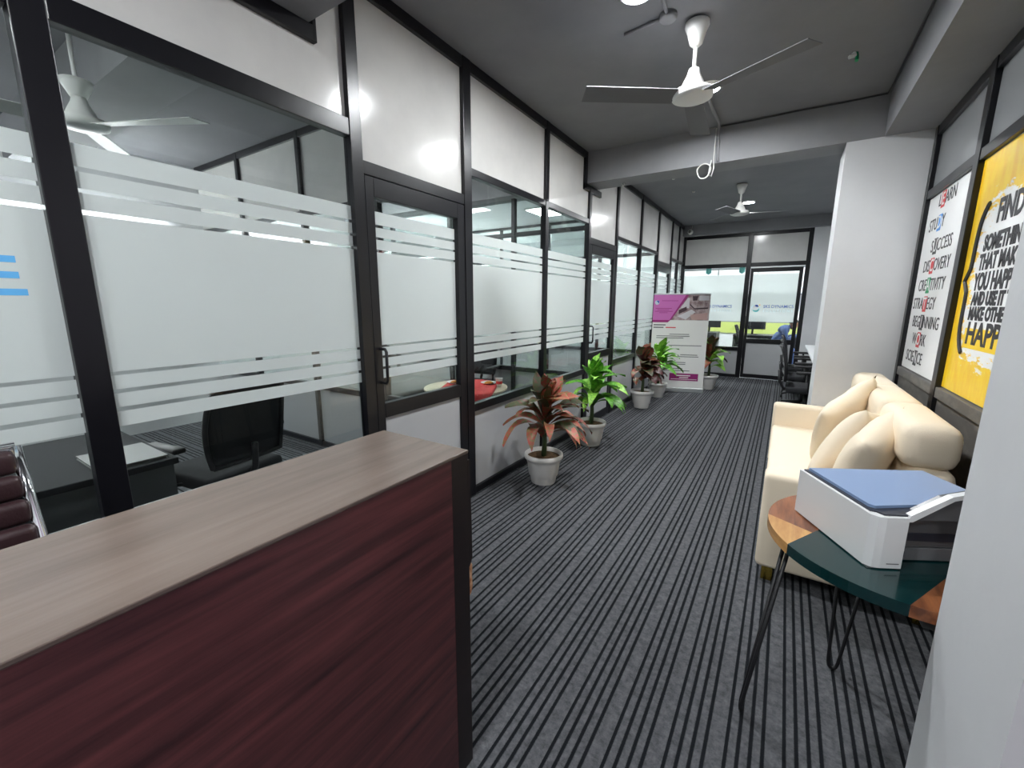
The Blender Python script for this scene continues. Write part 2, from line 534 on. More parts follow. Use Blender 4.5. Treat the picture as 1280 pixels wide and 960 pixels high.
# ------------------------------------------------------------------ glass partitions
STRIPS = [(1.868, 1.935), (1.803, 1.853), (1.738, 1.790), (1.218, 1.724), (1.157, 1.205), (1.094, 1.143), (1.027, 1.079)]
class Part:
    """a framed glass partition in the plane a = y (face +x) or a = x (face -y)"""
    def __init__(s, root, plane, base, sgn):
        s.root, s.plane, s.base, s.sgn = root, plane, base, sgn
    def piece(s, name, m, a0, a1, z0, z1, d0, d1, parent=None, bev=0.0):
        # d measured backwards from the face of the frame
        b0, b1 = s.base - s.sgn * d0, s.base - s.sgn * d1
        if s.plane == 'y':
            return box(name, m, parent or s.root, b0, b1, a0, a1, z0, z1, bev)
        return box(name, m, parent or s.root, a0, a1, b0, b1, z0, z1, bev)
    def post(s, a0, a1, z0, z1, m='black_frame'):
        s.piece('post', m, a0, a1, z0, z1, 0.0, 0.055, bev=0.003)
    def rail(s, a0, a1, z0, z1, m='black_frame', name='rail'):
        s.piece(name, m, a0, a1, z0, z1, 0.004, 0.055, bev=0.003)
        if z1 - z0 > 0.045 and name == 'rail':
            pass
    def panel(s, a0, a1, z0, z1, m='white_panel', name='panel'):
        return s.piece(name, m, a0, a1, z0, z1, 0.028, 0.046)
    def pane(s, a0, a1, z0, z1, strips=STRIPS, film='privacy_film'):
        g = s.piece('pane', 'clear_glass', a0, a1, z0, z1, 0.031, 0.037)
        for lo, hi in strips:
            lo, hi = max(lo, z0), min(hi, z1)
            if hi > lo:
                s.piece('film_strip', film, a0, a1, lo, hi, 0.0300, 0.0306, parent=g)
        return g

def ibox(p, *a, **k): return p.piece(*a, **k)

W = thing('wall_left', 'long black framed glass partition with frosted film bands along the corridor', 'glass wall', kind='structure')
P = Part(W, 'y', XL, 1)
# posts (y0, y1, top)
for a0, a1, zt in ((-1.30, -1.225, CZ), (0.377, 0.456, 2.60), (1.475, 1.545, CZ), (2.36, 2.440, CZ), (3.505, 3.56, CZ), (4.50, 4.555, 2.66),
                   (5.40, 5.455, CZ), (6.45, 6.505, CZ), (7.44, 7.495, CZ), (8.42, 8.475, CZ), (9.02, 9.075, CZ), (-3.0, -2.93, CZ)):
    P.post(a0, a1, 0, zt)
def glass_bay(a0, a1, zr=2.30, top=True, lower=0.655, rail_h=0.05):
    P.rail(a0, a1, 0, 0.055)
    P.panel(a0, a1, 0.055, lower, 'lower_panel')
    P.rail(a0, a1, lower, lower + 0.06)
    P.pane(a0, a1, lower + 0.06, zr)
    P.rail(a0, a1, zr, zr + rail_h)
    if top:
        P.panel(a0, a1, zr + rail_h, 2.925)
        P.rail(a0, a1, 2.925, CZ)
glass_bay(-2.93, -1.30)
glass_bay(-1.225, 0.377, zr=2.255, top=False, rail_h=0.08)
glass_bay(0.456, 1.475, zr=2.255, top=False, rail_h=0.08)
# stepped frame around the near beam
P.panel(-1.225, 0.377, 2.335, 2.59); P.panel(0.456, 1.27, 2.335, 2.59)
P.rail(-1.225, 1.325, 2.59, 2.655)
P.rail(-1.225, 0.93, 2.655, CZ, 'black_frame')
P.panel(1.325, 1.475, 2.335, 2.925, name='panel'); P.panel(1.27, 1.325, 2.335, 2.59)
P.rail(1.315, 1.335, 2.59, CZ)
P.rail(1.335, 1.475, 2.925, CZ)
glass_bay(2.440, 3.505)
glass_bay(3.56, 4.50, top=False)
P.panel(3.56, 4.36, 2.35, 2.925); P.rail(3.56, 4.36, 2.925, CZ)
P.panel(4.36, 4.50, 2.35, 2.64)
P.rail(4.355, 4.415, 2.64, CZ); P.rail(4.355, 4.83, 2.625, 2.685)
P.panel(4.555, 5.40, 2.17, 2.625); P.panel(4.83, 5.40, 2.625, 2.925); P.rail(4.75, 5.40, 2.925, CZ)
glass_bay(5.455, 6.45, zr=2.25); glass_bay(6.505, 7.44, zr=2.25)
P.panel(7.495, 8.42, 2.17, 2.925); P.rail(7.495, 8.42, 2.925, CZ)
glass_bay(8.475, 9.02, zr=2.25); glass_bay(9.075, 9.55, zr=2.25)
# over the first door
P.panel(1.545, 2.36, 2.165, 2.925); P.rail(1.545, 2.36, 2.925, CZ); P.rail(1.545, 2.36, 2.10, 2.165)
P.rail(4.555, 5.40, 2.10, 2.17); P.rail(7.495, 8.42, 2.10, 2.17)
# blue letter on the first pane
mb = MB()
for z0, z1, y1 in ((1.564, 1.583, 0.300), (1.519, 1.538, 0.301), (1.470, 1.489, 0.312)):
    mb.box(XL - 0.0298, XL - 0.0292, 0.175, y1, z0, z1)
mb.box(XL - 0.0298, XL - 0.0292, 0.155, 0.178, 1.470, 1.583)
mb.build('letter_e', 'sky_blue', W)

def glass_door(name, a0, a1, label, handle_low=True):
    D = thing(name, label, 'door', kind='structure')
    Q = Part(D, 'y', XL - 0.004, 1)
    e = 0.004
    Q.piece('stile', 'black_frame', a0 + e, a0 + 0.06, 0.012, 2.096, 0, 0.045, bev=0.003)
    Q.piece('stile', 'black_frame', a1 - 0.075, a1 - e, 0.012, 2.096, 0, 0.045, bev=0.003)
    Q.piece('door_rail', 'black_frame', a0 + 0.06, a1 - 0.075, 2.0, 2.096, 0, 0.045, bev=0.003)
    Q.piece('door_rail', 'black_frame', a0 + 0.06, a1 - 0.075, 0.80, 0.885, 0, 0.045, bev=0.003)
    Q.piece('door_rail', 'black_frame', a0 + 0.06, a1 - 0.075, 0.012, 0.10, 0, 0.045, bev=0.003)
    Q.piece('panel', 'lower_panel', a0 + 0.06, a1 - 0.075, 0.10, 0.80, 0.014, 0.032)
    Q.pane(a0 + 0.06, a1 - 0.075, 0.885, 2.0)
    y = a0 + 0.045
    x = XL
    h = MB().tube([(x - 0.006, y, 1.20), (x + 0.035, y, 1.20), (x + 0.045, y, 1.185), (x + 0.045, y, 1.025), (x + 0.035, y, 1.01), (x - 0.006, y, 1.01)], 0.0085, 8)
    h.build('handle', 'black_plastic', D, True)
    return D
glass_door('door_1', 1.545, 2.36, 'black framed glass cabin door nearest the reception desk, with pull handle')
glass_door('door_2', 4.555, 5.40, 'black framed glass cabin door just past the cross beam, with pull handle')
glass_door('door_3', 7.495, 8.42, 'black framed glass cabin door partly behind the roll-up banner')

# dividers between the cabins (glass above grey panels)
def divider(name, y, label, xs=(-5.98, -5.02, -3.92, -2.90, -1.945), white=False):
    R = thing(name, label, 'glass wall', kind='structure')
    ztop = 2.945 if y > 4.6 else CZ
    Q = Part(R, 'x', y, -1)
    for x in xs[1:-1]:
        Q.post(x - 0.025, x + 0.025, 0, ztop, 'dark_frame')
    for x0, x1 in zip(xs, xs[1:]):
        a0 = x0 + (0.025 if x0 != xs[0] else 0); a1 = x1 - (0.025 if x1 != xs[-1] else 0)
        Q.rail(a0, a1, 0, 0.05, 'dark_frame'); Q.panel(a0, a1, 0.05, 0.60, 'lower_panel' if white else 'grey_panel')
        Q.rail(a0, a1, 0.60, 0.655, 'dark_frame'); Q.pane(a0, a1, 0.655, 2.25)
        Q.rail(a0, a1, 2.25, 2.30, 'dark_frame'); Q.rail(a0, a1, 2.90 if y > 4.6 else 2.93, ztop, 'dark_frame')
        if white: Q.pane(a0, a1, 2.30, 2.90 if y > 4.6 else 2.93, strips=[])
        else: Q.panel(a0, a1, 2.30, 2.93)
    return R
divider('wall_divider_near', 2.47, 'framed glass divider inside the cabins behind the first door')
divider('wall_divider_middle', 4.56, 'framed glass divider between the meeting cabin and the next cabin', white=True)
divider('wall_divider_far', 7.44, 'framed glass divider behind the far cabin windows', white=True)

# far glass front
F = thing('wall_far', 'black framed glass office front closing the corridor end', 'glass wall', kind='structure')
Q = Part(F, 'x', 9.56, -1)
for a0, a1 in ((-1.93, -1.86), (-0.74, -0.655), (0.215, 0.285)):
    Q.post(a0, a1, 0, 2.80)
Q.rail(-1.86, -0.74, 0, 0.06); Q.panel(-1.86, -0.74, 0.06, 0.54, 'lower_panel'); Q.rail(-1.86, -0.74, 0.54, 0.61)
fs = [(1.12, 2.02)]
gp = Q.pane(-1.86, -0.74, 0.61, 2.16, strips=fs, film='far_film')
Q.rail(-1.86, -0.74, 2.16, 2.235); Q.panel(-1.86, -0.74, 2.235, 2.735); Q.rail(-1.86, -0.74, 2.735, 2.80)
Q.rail(-0.655, 0.215, 2.16, 2.235); Q.panel(-0.655, 0.215, 2.235, 2.735); Q.rail(-0.655, 0.215, 2.735, 2.80)
D = thing('door_4', 'black framed glass office door at the corridor end with company lettering', 'door', kind='structure')
Qd = Part(D, 'x', 9.568, -1)
Qd.piece('stile', 'black_frame', -0.650, -0.60, 0.012, 2.13, 0, 0.04, bev=0.003)
Qd.piece('stile', 'black_frame', 0.135, 0.195, 0.012, 2.13, 0, 0.04, bev=0.003)
Qd.piece('door_rail', 'black_frame', -0.60, 0.135, 2.06, 2.13, 0, 0.04, bev=0.003)
Qd.piece('door_rail', 'black_frame', -0.60, 0.135, 0.70, 0.79, 0, 0.04, bev=0.003)
Qd.piece('door_rail', 'black_frame', -0.60, 0.135, 0.012, 0.09, 0, 0.04, bev=0.003)
Qd.piece('panel', 'lower_panel', -0.60, 0.135, 0.09, 0.70, 0.012, 0.03)
gd = Qd.pane(-0.60, 0.135, 0.79, 2.06, strips=fs, film='far_film')
def arc_band(a0, a1, r0, r1, cx, cz, y, n=14, taper=True):
    mb = MB(); vs = []
    for i in range(n + 1):
        t = i / n; a = math.radians(a0 + (a1 - a0) * t)
        k = math.sin(math.pi * min(1, max(0, t * 0.92 + 0.04))) if taper else 1
        rm = (r0 + r1) / 2; h = (r1 - r0) / 2 * k
        vs.append([mb.bm.verts.new((cx + q * math.cos(a), y, cz + q * math.sin(a))) for q in (rm - h, rm + h)])
    for A, B in zip(vs, vs[1:]):
        mb.bm.faces.new((A[0], A[1], B[1], B[0]))
    return mb
def office_logo(par, x, y, z, k):
    arc_band(200, 370, 0.035 * k, 0.068 * k, x, z, y).build('logo_arc', 'logo_teal', par)
    arc_band(20, 120, 0.018 * k, 0.055 * k, x, z + 0.012 * k, y - 0.0004).build('logo_arc', 'logo_navy', par)
    arc_band(95, 215, 0.040 * k, 0.066 * k, x - 0.012 * k, z + 0.012 * k, y - 0.0002).build('logo_arc', 'logo_pale', par)
    arc_band(0, 360, 0.0, 0.011 * k, x + 0.058 * k, z + 0.062 * k, y, 16, False).build('logo_dot', 'ink_orange', par)
    put_text('lettering', 'SKS DYNAMICS', 0.075 * k, 'logo_blue', par, (x + 0.115 * k, y, z + 0.032 * k), FACE_NEGY, 0.0006, align='LEFT', width=0.46 * k)
    put_text('lettering', 'S O L U T I O N S', 0.060 * k, 'logo_pale', par, (x + 0.115 * k, y, z - 0.045 * k), FACE_NEGY, 0.001, align='LEFT', width=0.455 * k)
office_logo(gd, -0.50, 9.568 + 0.0285, 1.375, 1.06)
office_logo(gp, -1.53, 9.560 + 0.0285, 1.375, 1.06)

# right wall: framed bay with the two posters
XR = 0.77
R = thing('wall_right', 'black framed panel wall behind the sofa holding two posters', 'panel wall', kind='structure')
Q = Part(R, 'y', XR, -1)
for a0, a1 in ((4.35, 4.415), (3.34, 3.42), (2.36, 2.44), (1.245, 1.32)):
    Q.post(a0, a1, 0, 2.69)
for a0, a1 in ((3.42, 4.35), (2.44, 3.34), (1.32, 2.36)):
    Q.rail(a0, a1, 2.625, 2.69); Q.panel(a0, a1, 2.255, 2.625, 'upper_grey'); Q.rail(a0, a1, 2.195, 2.255)
    Q.panel(a0, a1, 0.99, 2.195, 'white_panel', name='backing_panel')
    Q.piece('rail', 'skirt_grey', a0, a1, 0.925, 0.985, 0.004, 0.05, bev=0.003)
    Q.piece('panel', 'skirt_grey', a0, a1, 0.08, 0.925, 0.02, 0.045)
    Q.rail(a0, a1, 0, 0.08)

# ------------------------------------------------------------------ ceiling downlights
def downlight(x, y, label, m='lamp_glow', grp='round ceiling downlights', r=0.075, z=CZ):
    t = thing('ceiling_light', label, 'light', (x, y, z), group=grp)
    MB().lathe([(r + 0.018, 0), (r + 0.016, -0.012), (r, -0.020), (r, 0)], 32).build('trim_ring', 'fan_white', t, True)
    MB().lathe([(0, -0.014), (r, -0.014), (r, -0.010), (0, -0.010)], 32).build('diffuser', m, t)
    return t
downlight(-0.79, 2.39, 'lit round ceiling light nearest the camera, before the running fan')
downlight(-0.635, 3.62, 'lit round ceiling light just behind the near ceiling fan')
downlight(-0.70, 5.68, 'lit round ceiling light just past the cross beam')
downlight(-0.648, 7.72, 'lit round ceiling light behind the far ceiling fan')
downlight(-0.62, -0.20, 'lit round ceiling light above the open floor beside the desk')
downlight(-0.10, -1.5, 'lit round ceiling light behind the reception desk')
def fill_tube(y, label):  # unseen wall tubes added to light the cabins and their ceilings
    t = thing('fill_tube', label, 'light', (-5.995, y, 2.15), group='added cabin tube lights')
    box('batten', 'fan_white', t, 0.0, 0.04, -0.62, 0.62, -0.03, 0.03, 0.006)
    for s_ in (-1, 1):
        box('lamp_holder', 'fan_white', t, 0.04, 0.085, s_ * 0.61 - 0.012, s_ * 0.61 + 0.012, -0.022, 0.022)
    MB().tube([(0.065, -0.598, 0), (0.065, 0.598, 0)], 0.018, 14).build('tube', 'room_fill_glow', t, True)
fill_tube(-0.6, 'added unseen tube light on the back wall of the first cabin, nearest the rear')
fill_tube(1.5, 'added unseen tube light on the back wall of the first cabin, by the divider')
fill_tube(3.5, 'added unseen tube light on the back wall of the meeting cabin')
fill_tube(6.0, 'added unseen tube light on the back wall of the third cabin')
fill_tube(8.5, 'added unseen tube light on the back wall of the last cabin')
def panel_light(x, y, z, label, grp):
    t = thing('ceiling_panel_light', label, 'light', (x, y, z), group=grp)
    box('trim_frame', 'fan_white', t, -0.32, 0.32, -0.32, 0.32, -0.015, 0)
    box('diffuser', 'panel_glow', t, -0.29, 0.29, -0.29, 0.29, -0.02, -0.0155)
panel_light(-2.75, -0.95, CZ, 'added square fill light out of view in the first cabin', 'cabin ceiling panels')  # added out of view to light the cabin fan from the near side
panel_light(-4.6, 3.4, CZ, 'added square fill light on the meeting cabin ceiling', 'cabin ceiling panels')  # added to brighten the meeting cabin
panel_light(-3.4, 6.5, 2.945, 'lit square ceiling panel in the third cabin', 'cabin ceiling panels')
panel_light(-3.2, 8.5, 2.945, 'added square fill light on the last cabin ceiling', 'cabin ceiling panels')  # added to brighten the last cabin
panel_light(-3.2, 11.6, CZ, 'added square office fill light nearest the cabins', 'added office fill lights')  # this and the next two are unseen, added to brighten the office
panel_light(-1.0, 11.6, CZ, 'added square office fill light in the middle of the office', 'added office fill lights')
panel_light(1.2, 11.6, CZ, 'added square office fill light by the office side wall', 'added office fill lights')
# ------------------------------------------------------------------ ceiling fans
def fan(name, loc, drop, label, ang, cup_down=False, motor_m='fan_white', blade=0.55, s=1.0, blade_m='fan_grey'):
    t = thing(name, label, 'fan', loc, group='ceiling fans')
    # canopy, rod, lower cup, motor, three blades
    MB().lathe([(0, -0.01), (0.062 * s, -0.01), (0.064 * s, -0.03), (0.05 * s, -0.06), (0.034 * s, -0.115), (0.018 * s, -0.13), (0, -0.13)], 28).build('canopy', motor_m, t, True)
    MB().tube([(0, 0, -0.12), (0, 0, -drop + 0.16)], 0.011, 10).build('down_rod', motor_m, t, True)
    d = -drop
    if cup_down:
        MB().lathe([(0.015, d + 0.24), (0.068, d + 0.245), (0.066, d + 0.225), (0.035, d + 0.165), (0, d + 0.165)], 28).build('lower_cup', motor_m, t, True)
    MB().lathe([(0, d + 0.17), (0.028, d + 0.17), (0.036, d + 0.14), (0.058, d + 0.095), (0.066, d + 0.07), (0.108, d + 0.055), (0.112, d + 0.04),
                (0.108, d + 0.022), (0.08, d + 0.010), (0.0, d + 0.006)], 36).build('motor_housing', motor_m, t, True)
    for k in range(3):
        a = ang + k * 2 * math.pi / 3
        def fn(u, v, a=a):
            r = 0.10 + blade * u
            wd = (0.055 + 0.012 * u) * (2 * v - 1)
            x, y, z = r, wd, d + 0.032 + 0.25 * wd * (1 - 0.4 * u)
            return (x * math.cos(a) - y * math.sin(a), x * math.sin(a) + y * math.cos(a), z)
        m = MB().sheet(fn, 8, 2)
        b = m.build('blade', blade_m, t)
        sm = b.modifiers.new('thick', 'SOLIDIFY'); sm.thickness = 0.004
    return t
fan('ceiling_fan', (-0.575, 2.80, CZ), 0.41, 'white ceiling fan in the corridor nearest the camera', math.radians(95), blade=0.52, blade_m='blade_grey')
fan('ceiling_fan', (-0.645, 6.55, CZ), 0.40, 'white ceiling fan at the far end of the corridor', math.radians(12), motor_m='fan_grey', blade=0.42, blade_m='blade_grey')
fan('ceiling_fan', (-3.30, 0.865, CZ), 0.63, 'white ceiling fan behind the glass of the first cabin', math.radians(27), cup_down=True, motor_m='fan_white', blade=0.58)

# ------------------------------------------------------------------ reception desk
T = thing('reception_desk', 'dark red wood reception counter with a brown laminate top', 'desk', (-0.706, 0.884, 0))
# local: x 0 = corridor face, -0.345 = back; y 0 = far end, runs towards -y
box('counter_top', 'desk_top', T, -0.345, 0.0, -2.0, 0.0, 1.040, 1.05, 0.0025)
box('front_panel', 'desk_red', T, -0.02, -0.002, -2.0, -0.072, 0.0, 1.040)
box('shade_strip', 'desk_dark', T, -0.021, -0.0015, -0.072, -0.004, 0.0, 1.040)  # dark strip stands in for the shade at the end of the front face
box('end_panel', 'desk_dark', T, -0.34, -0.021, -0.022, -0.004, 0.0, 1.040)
box('back_panel', 'desk_dark', T, -0.34, -0.322, -2.0, -0.022, 0.0, 1.040)
# loose edge trim, broken off below with bare wood showing
MB().prism([(-0.004, 1.02), (0.004, 1.02), (0.010, 0.80), (0.011, 0.715), (0.004, 0.700), (-0.004, 0.69)], -0.02, -0.001, 'x').build('edge_trim', 'desk_dark', T)
MB().prism([(-0.004, 0.69), (0.004, 0.700), (0.010, 0.69), (0.008, 0.655), (0.010, 0.62), (0.003, 0.60), (-0.004, 0.595)], -0.019, -0.0018, 'x').build('bare_wood_chip', 'raw_wood', T)

# ------------------------------------------------------------------ office chairs
def swivel_base(t, m):
    MB().tube([(0, 0, 0.07), (0, 0, 0.42)], 0.028, 12).build('gas_column', m, t, True)
    for k in range(5):
        a = 2 * math.pi * k / 5 + 0.3
        c, s_ = math.cos(a), math.sin(a)
        l = MB().tube([(0.02 * c, 0.02 * s_, 0.105), (0.15 * c, 0.15 * s_, 0.095), (0.29 * c, 0.29 * s_, 0.07)], [0.022, 0.018, 0.014], 8).build('base_leg', m, t, True)
        MB().lathe([(0, -0.014), (0.026, -0.014), (0.029, 0), (0.026, 0.014), (0, 0.014)], 14, (0.29 * c, 0.29 * s_, 0.030), 'y').build('caster', 'black_plastic', l, True)
def rounded(mb_args, bev, seg=4):
    return MB().box(*mb_args, bev=bev, seg=seg)
def black_chair(label, loc, rz, group, back_h=0.42):
    """faces local +y"""
    t = thing('office_chair', label, 'chair', loc, rz, group)
    swivel_base(t, 'black_plastic')
    rounded((-0.24, 0.24, -0.22, 0.25, 0.42, 0.50), 0.03).build('seat', 'black_fabric', t, True)
    # curved mesh back in a frame
    def fb(u, v):
        x = (u - 0.5) * 0.46 * (1 - 0.10 * (2 * v - 1) ** 2)
        return (x, -0.25 - 0.07 * v + 0.35 * x * x + 0.02 * math.sin(v * math.pi), 0.56 + back_h * v)
    b = MB().sheet(fb, 12, 8).build('backrest', 'black_fabric', t, True)
    sm = b.modifiers.new('thick', 'SOLIDIFY'); sm.thickness = 0.02
    rim = [fb(0, v / 8) for v in range(9)] + [fb(u / 8, 1) for u in range(1, 9)] + [fb(1, v / 8) for v in range(7, -1, -1)] + [fb(u / 8, 0) for u in range(7, 0, -1)]
    MB().tube(rim + [rim[0]], 0.014, 8, False).build('back_frame', 'black_plastic', t, True)
    MB().tube([(0, -0.10, 0.43), (0, -0.24, 0.44), (0, -0.285, 0.52), (0, -0.30, 0.66)], 0.018, 8).build('back_support', 'black_plastic', t, True)
    for s_ in (-1, 1):
        a = MB().tube([(0.20 * s_, 0.0, 0.44), (0.29 * s_, 0.0, 0.46), (0.30 * s_, 0.0, 0.62), (0.30 * s_, 0.0, 0.665)], 0.014, 8).build('arm', 'black_plastic', t, True)
        rounded((0.30 * s_ - 0.035, 0.30 * s_ + 0.035, -0.14, 0.13, 0.665, 0.695), 0.012, 3).build('arm_pad', 'black_plastic', a, True)
    return t

# maroon leather chair behind the counter, facing the desk (+x)
t = thing('leather_chair', 'maroon ribbed leather office chair with chrome frame behind the counter', 'chair', (-1.385, -0.052, 0), -math.pi / 2)
swivel_base(t, 'chrome')
rounded((-0.25, 0.25, -0.18, 0.26, 0.43, 0.51), 0.03).build('seat', 'leather_maroon', t, True)
for k in range(8):
    z = 0.56 + k * 0.062; y = -0.20 - 0.46 * (z + 0.03 - 0.72)
    rounded((-0.246, 0.246, y - 0.02, y + 0.026, z, z + 0.0635), 0.016, 4).build('back_rib', 'leather_maroon', t, True)
for s_ in (-1, 1):
    MB().tube([(0.253 * s_, 0.20, 0.45), (0.253 * s_, -0.06, 0.455), (0.253 * s_, -0.115, 0.50), (0.253 * s_, -0.173, 0.66), (0.253 * s_, -0.297, 0.93), (0.253 * s_, -0.358, 1.062)], 0.0125, 10).build('side_frame', 'chrome', t, True)
    a = MB().tube([(0.262 * s_, -0.17, 0.68), (0.30 * s_, -0.10, 0.70), (0.30 * s_, 0.12, 0.70), (0.27 * s_, 0.17, 0.62), (0.255 * s_, 0.18, 0.46)], 0.012, 8).build('armrest', 'chrome', t, True)
MB().tube([(-0.253, -0.358, 1.062), (0.253, -0.358, 1.062)], 0.0125, 10).build('top_bar', 'chrome', t, True)

# first cabin: desk, chairs
t = thing('cabin_desk', 'black topped desk behind the first glass pane with a grey folder', 'desk', (-2.75, 0.45, 0))
box('desk_top', 'black_fabric', t, -0.42, 0.42, -0.42, 0.30, 0.71, 0.74, 0.004)
box('modesty_panel', 'charcoal', t, -0.38, 0.38, 0.22, 0.24, 0.20, 0.71)
for sx in (-1, 1):
    box('side_panel', 'charcoal', t, sx * 0.40 - 0.012, sx * 0.40 + 0.012, -0.40, 0.28, 0.0, 0.71)
t = thing('folder', 'flat grey document folder on the corner of the cabin desk', 'folder', (-2.52, 0.60, 0.74))
box('cover', 'desk_grey', t, -0.16, 0.16, -0.12, 0.12, 0.012, 0.016)
box('pages', 'desk_grey', t, -0.155, 0.155, -0.115, 0.115, 0.003, 0.012)
box('back_cover', 'desk_grey', t, -0.16, 0.16, -0.12, 0.12, 0.0, 0.003)
black_chair('black mesh office chair with its back to the glass beside the cabin desk', (-2.80, 1.12, 0), math.radians(100), 'cabin office chairs')
black_chair('black mesh office chair behind the glass near the leather chair', (-2.62, -0.42, 0), math.radians(95), 'cabin office chairs')

# meeting cabin: round table with red cloth, snacks, low bench
t = thing('round_table', 'round cream table with a red cloth inside the meeting cabin', 'table', (-2.72, 3.38, 0))
MB().lathe([(0, 0.575), (0.42, 0.575), (0.43, 0.585), (0.43, 0.60), (0, 0.60)], 40).build('table_top', 'table_cream', t)
for k in range(4):
    a = math.pi / 4 + k * math.pi / 2
    MB().tube([(0.28 * math.cos(a), 0.28 * math.sin(a), 0.575), (0.33 * math.cos(a), 0.33 * math.sin(a), 0)], 0.015, 8).build('leg', 'black_plastic', t, True)
cl = MB()
def cloth(u, v):
    x = -0.24 + 0.56 * u; y = (2 * v - 1) * 0.52
    r = math.hypot(x, y)
    z = 0.606
    if r > 0.435:
        k = 0.437 / r; z -= min(0.12, (r - 0.435)); x *= k; y *= k
    return (x + 0.0, y, z)
cl.sheet(cloth, 20, 30)
o = cl.build('table_cloth', 'red_cloth', None, True, (-2.72, 3.38, 0)); o.modifiers.new('thick', 'SOLIDIFY').thickness = 0.003
o.rotation_euler = (0, 0, 0.5)
tag(o, 'red cloth runner draped over the round cabin table', 'tablecloth')
for x, y, lb in ((-2.93, 3.45, 'white snack plate on the red cloth seen through the door'), (-2.60, 3.62, 'white snack plate on the red cloth seen through the fixed pane')):
    t = thing('plate', lb, 'plate', (x, y, 0.608), group='snack plates on the round table')
    MB().lathe([(0, 0), (0.05, 0), (0.085, 0.016), (0.088, 0.018), (0.05, 0.006), (0, 0.006)], 24).build('dish', 'plate_white', t, True)
    MB().lathe([(0, 0.03), (0.03, 0.026), (0.05, 0.010), (0.045, 0.006), (0, 0.006)], 14).build('snack_heap', 'snack', t, True)
t = thing('snack_packet', 'crumpled packet of orange snacks on the round cabin table', 'snack', (-2.58, 3.22, 0.608))
MB().sheet(lambda u, v: ((u - .5) * 0.16, (v - .5) * 0.11, 0.004 + 0.035 * math.sin(math.pi * u) * math.sin(math.pi * v)), 10, 8).build('packet', 'snack', t, True)
t = thing('paper_cup', 'small white paper cup on the edge of the round cabin table', 'cup', (-2.42, 3.55, 0.608))
MB().lathe([(0, 0), (0.026, 0), (0.037, 0.085), (0.039, 0.088), (0.034, 0.086), (0.024, 0.004), (0, 0.004)], 20).build('cup_body', 'plate_white', t, True)
MB().lathe([(0.0305, 0.03), (0.0352, 0.06)], 20).build('printed_band', 'red_cloth', t, True)
t = thing('low_bench', 'low charcoal padded bench at the back of the meeting cabin', 'bench', (-4.3, 3.6, 0))
rounded((-0.7, 0.7, -0.75, 0.75, 0.12, 0.44), 0.04).build('cushion', 'charcoal', t, True)
for sx in (-1, 1):
    for sy in (-1, 1):
        box('leg', 'black_plastic', t, sx * 0.62 - 0.03, sx * 0.62 + 0.03, sy * 0.67 - 0.03, sy * 0.67 + 0.03, 0, 0.13)
black_chair('black mesh office chair behind the red table in the meeting cabin', (-3.25, 4.15, 0), math.radians(190), 'cabin office chairs')

# ------------------------------------------------------------------ sofa
S = thing('sofa', 'cream fabric three seat sofa with brass feet against the poster wall', 'sofa', (0.0, 2.42, 0))
SL = 1.98; SD = 0.74
rounded((0.006, 0.67, 0.012, SL - 0.012, 0.085, 0.30), 0.02, 4).build('base', 'cream', S, True)
rounded((0.0, 0.60, 0.152, SL - 0.152, 0.285, 0.425), 0.03, 5).build('seat_cushion', 'cream', S, True)
rounded((-0.005, 0.68, 0.0, 0.15, 0.08, 0.60), 0.028, 5).build('arm', 'cream', S, True)
rounded((-0.005, 0.68, SL - 0.15, SL, 0.08, 0.60), 0.028, 5).build('arm', 'cream', S, True)
rounded((0.53, 0.69, 0.0, SL, 0.28, 0.745), 0.045, 5).build('backrest', 'cream', S, True)
for k in range(3):
    y0 = 0.01 + k * (SL - 0.18) / 3
    L3 = (SL - 0.18) / 3
    rounded((0.49, 0.695, y0, y0 + L3 - 0.004, 0.735, 0.940), 0.062, 6).build('headrest_cushion', 'cream', S, True)
for x in (0.03, 0.64):
    for y in (0.03, SL - 0.08):
        MB().prism([(x, y), (x + 0.05, y), (x + 0.05, y + 0.05), (x, y + 0.05)], 0.0, 0.08).build('foot', 'brass', S)

def pillow(label, loc, rot, w=0.46, h=0.46, t_=0.15, dent=True):
    r = thing('throw_cushion', label, 'cushion', loc, group='loose cushions on the sofa')
    r.rotation_euler = rot
    bm = MB()
    n = 18
    def side(s_):
        def fn(u, v):
            a, b = 2 * u - 1, 2 * v - 1
            e = (max(0, 1 - abs(a) ** 2.6) * max(0, 1 - abs(b) ** 2.6)) ** 0.45
            pinch = 1 - 0.07 * (1 - abs(a) ** 2) * abs(b) ** 3
            pinch2 = 1 - 0.07 * (1 - abs(b) ** 2) * abs(a) ** 3
            d = 0.35 * math.exp(-(a * a + b * b) / 0.03) if dent else 0
            wv = 0.006 * math.sin(7 * a + 3 * b) * e
            return (a * w / 2 * pinch2, s_ * (t_ / 2 * e * (1 - d)) + wv, b * h / 2 * pinch)
        return fn
    bm.sheet(side(1), n, n); bm.sheet(side(-1), n, n)
    bmesh.ops.remove_doubles(bm.bm, verts=bm.bm.verts, dist=0.0004)
    bmesh.ops.recalc_face_normals(bm.bm, faces=bm.bm.faces)
    bm.build('cushion_cover', 'cream', r, True)
    if dent:
        MB().lathe([(0, 0.006), (0.008, 0.004), (0.009, 0), (0, -0.004)], 12, (0, -t_ / 2 * 0.62, 0), 'y').build('button', 'cream', r, True)
    return r
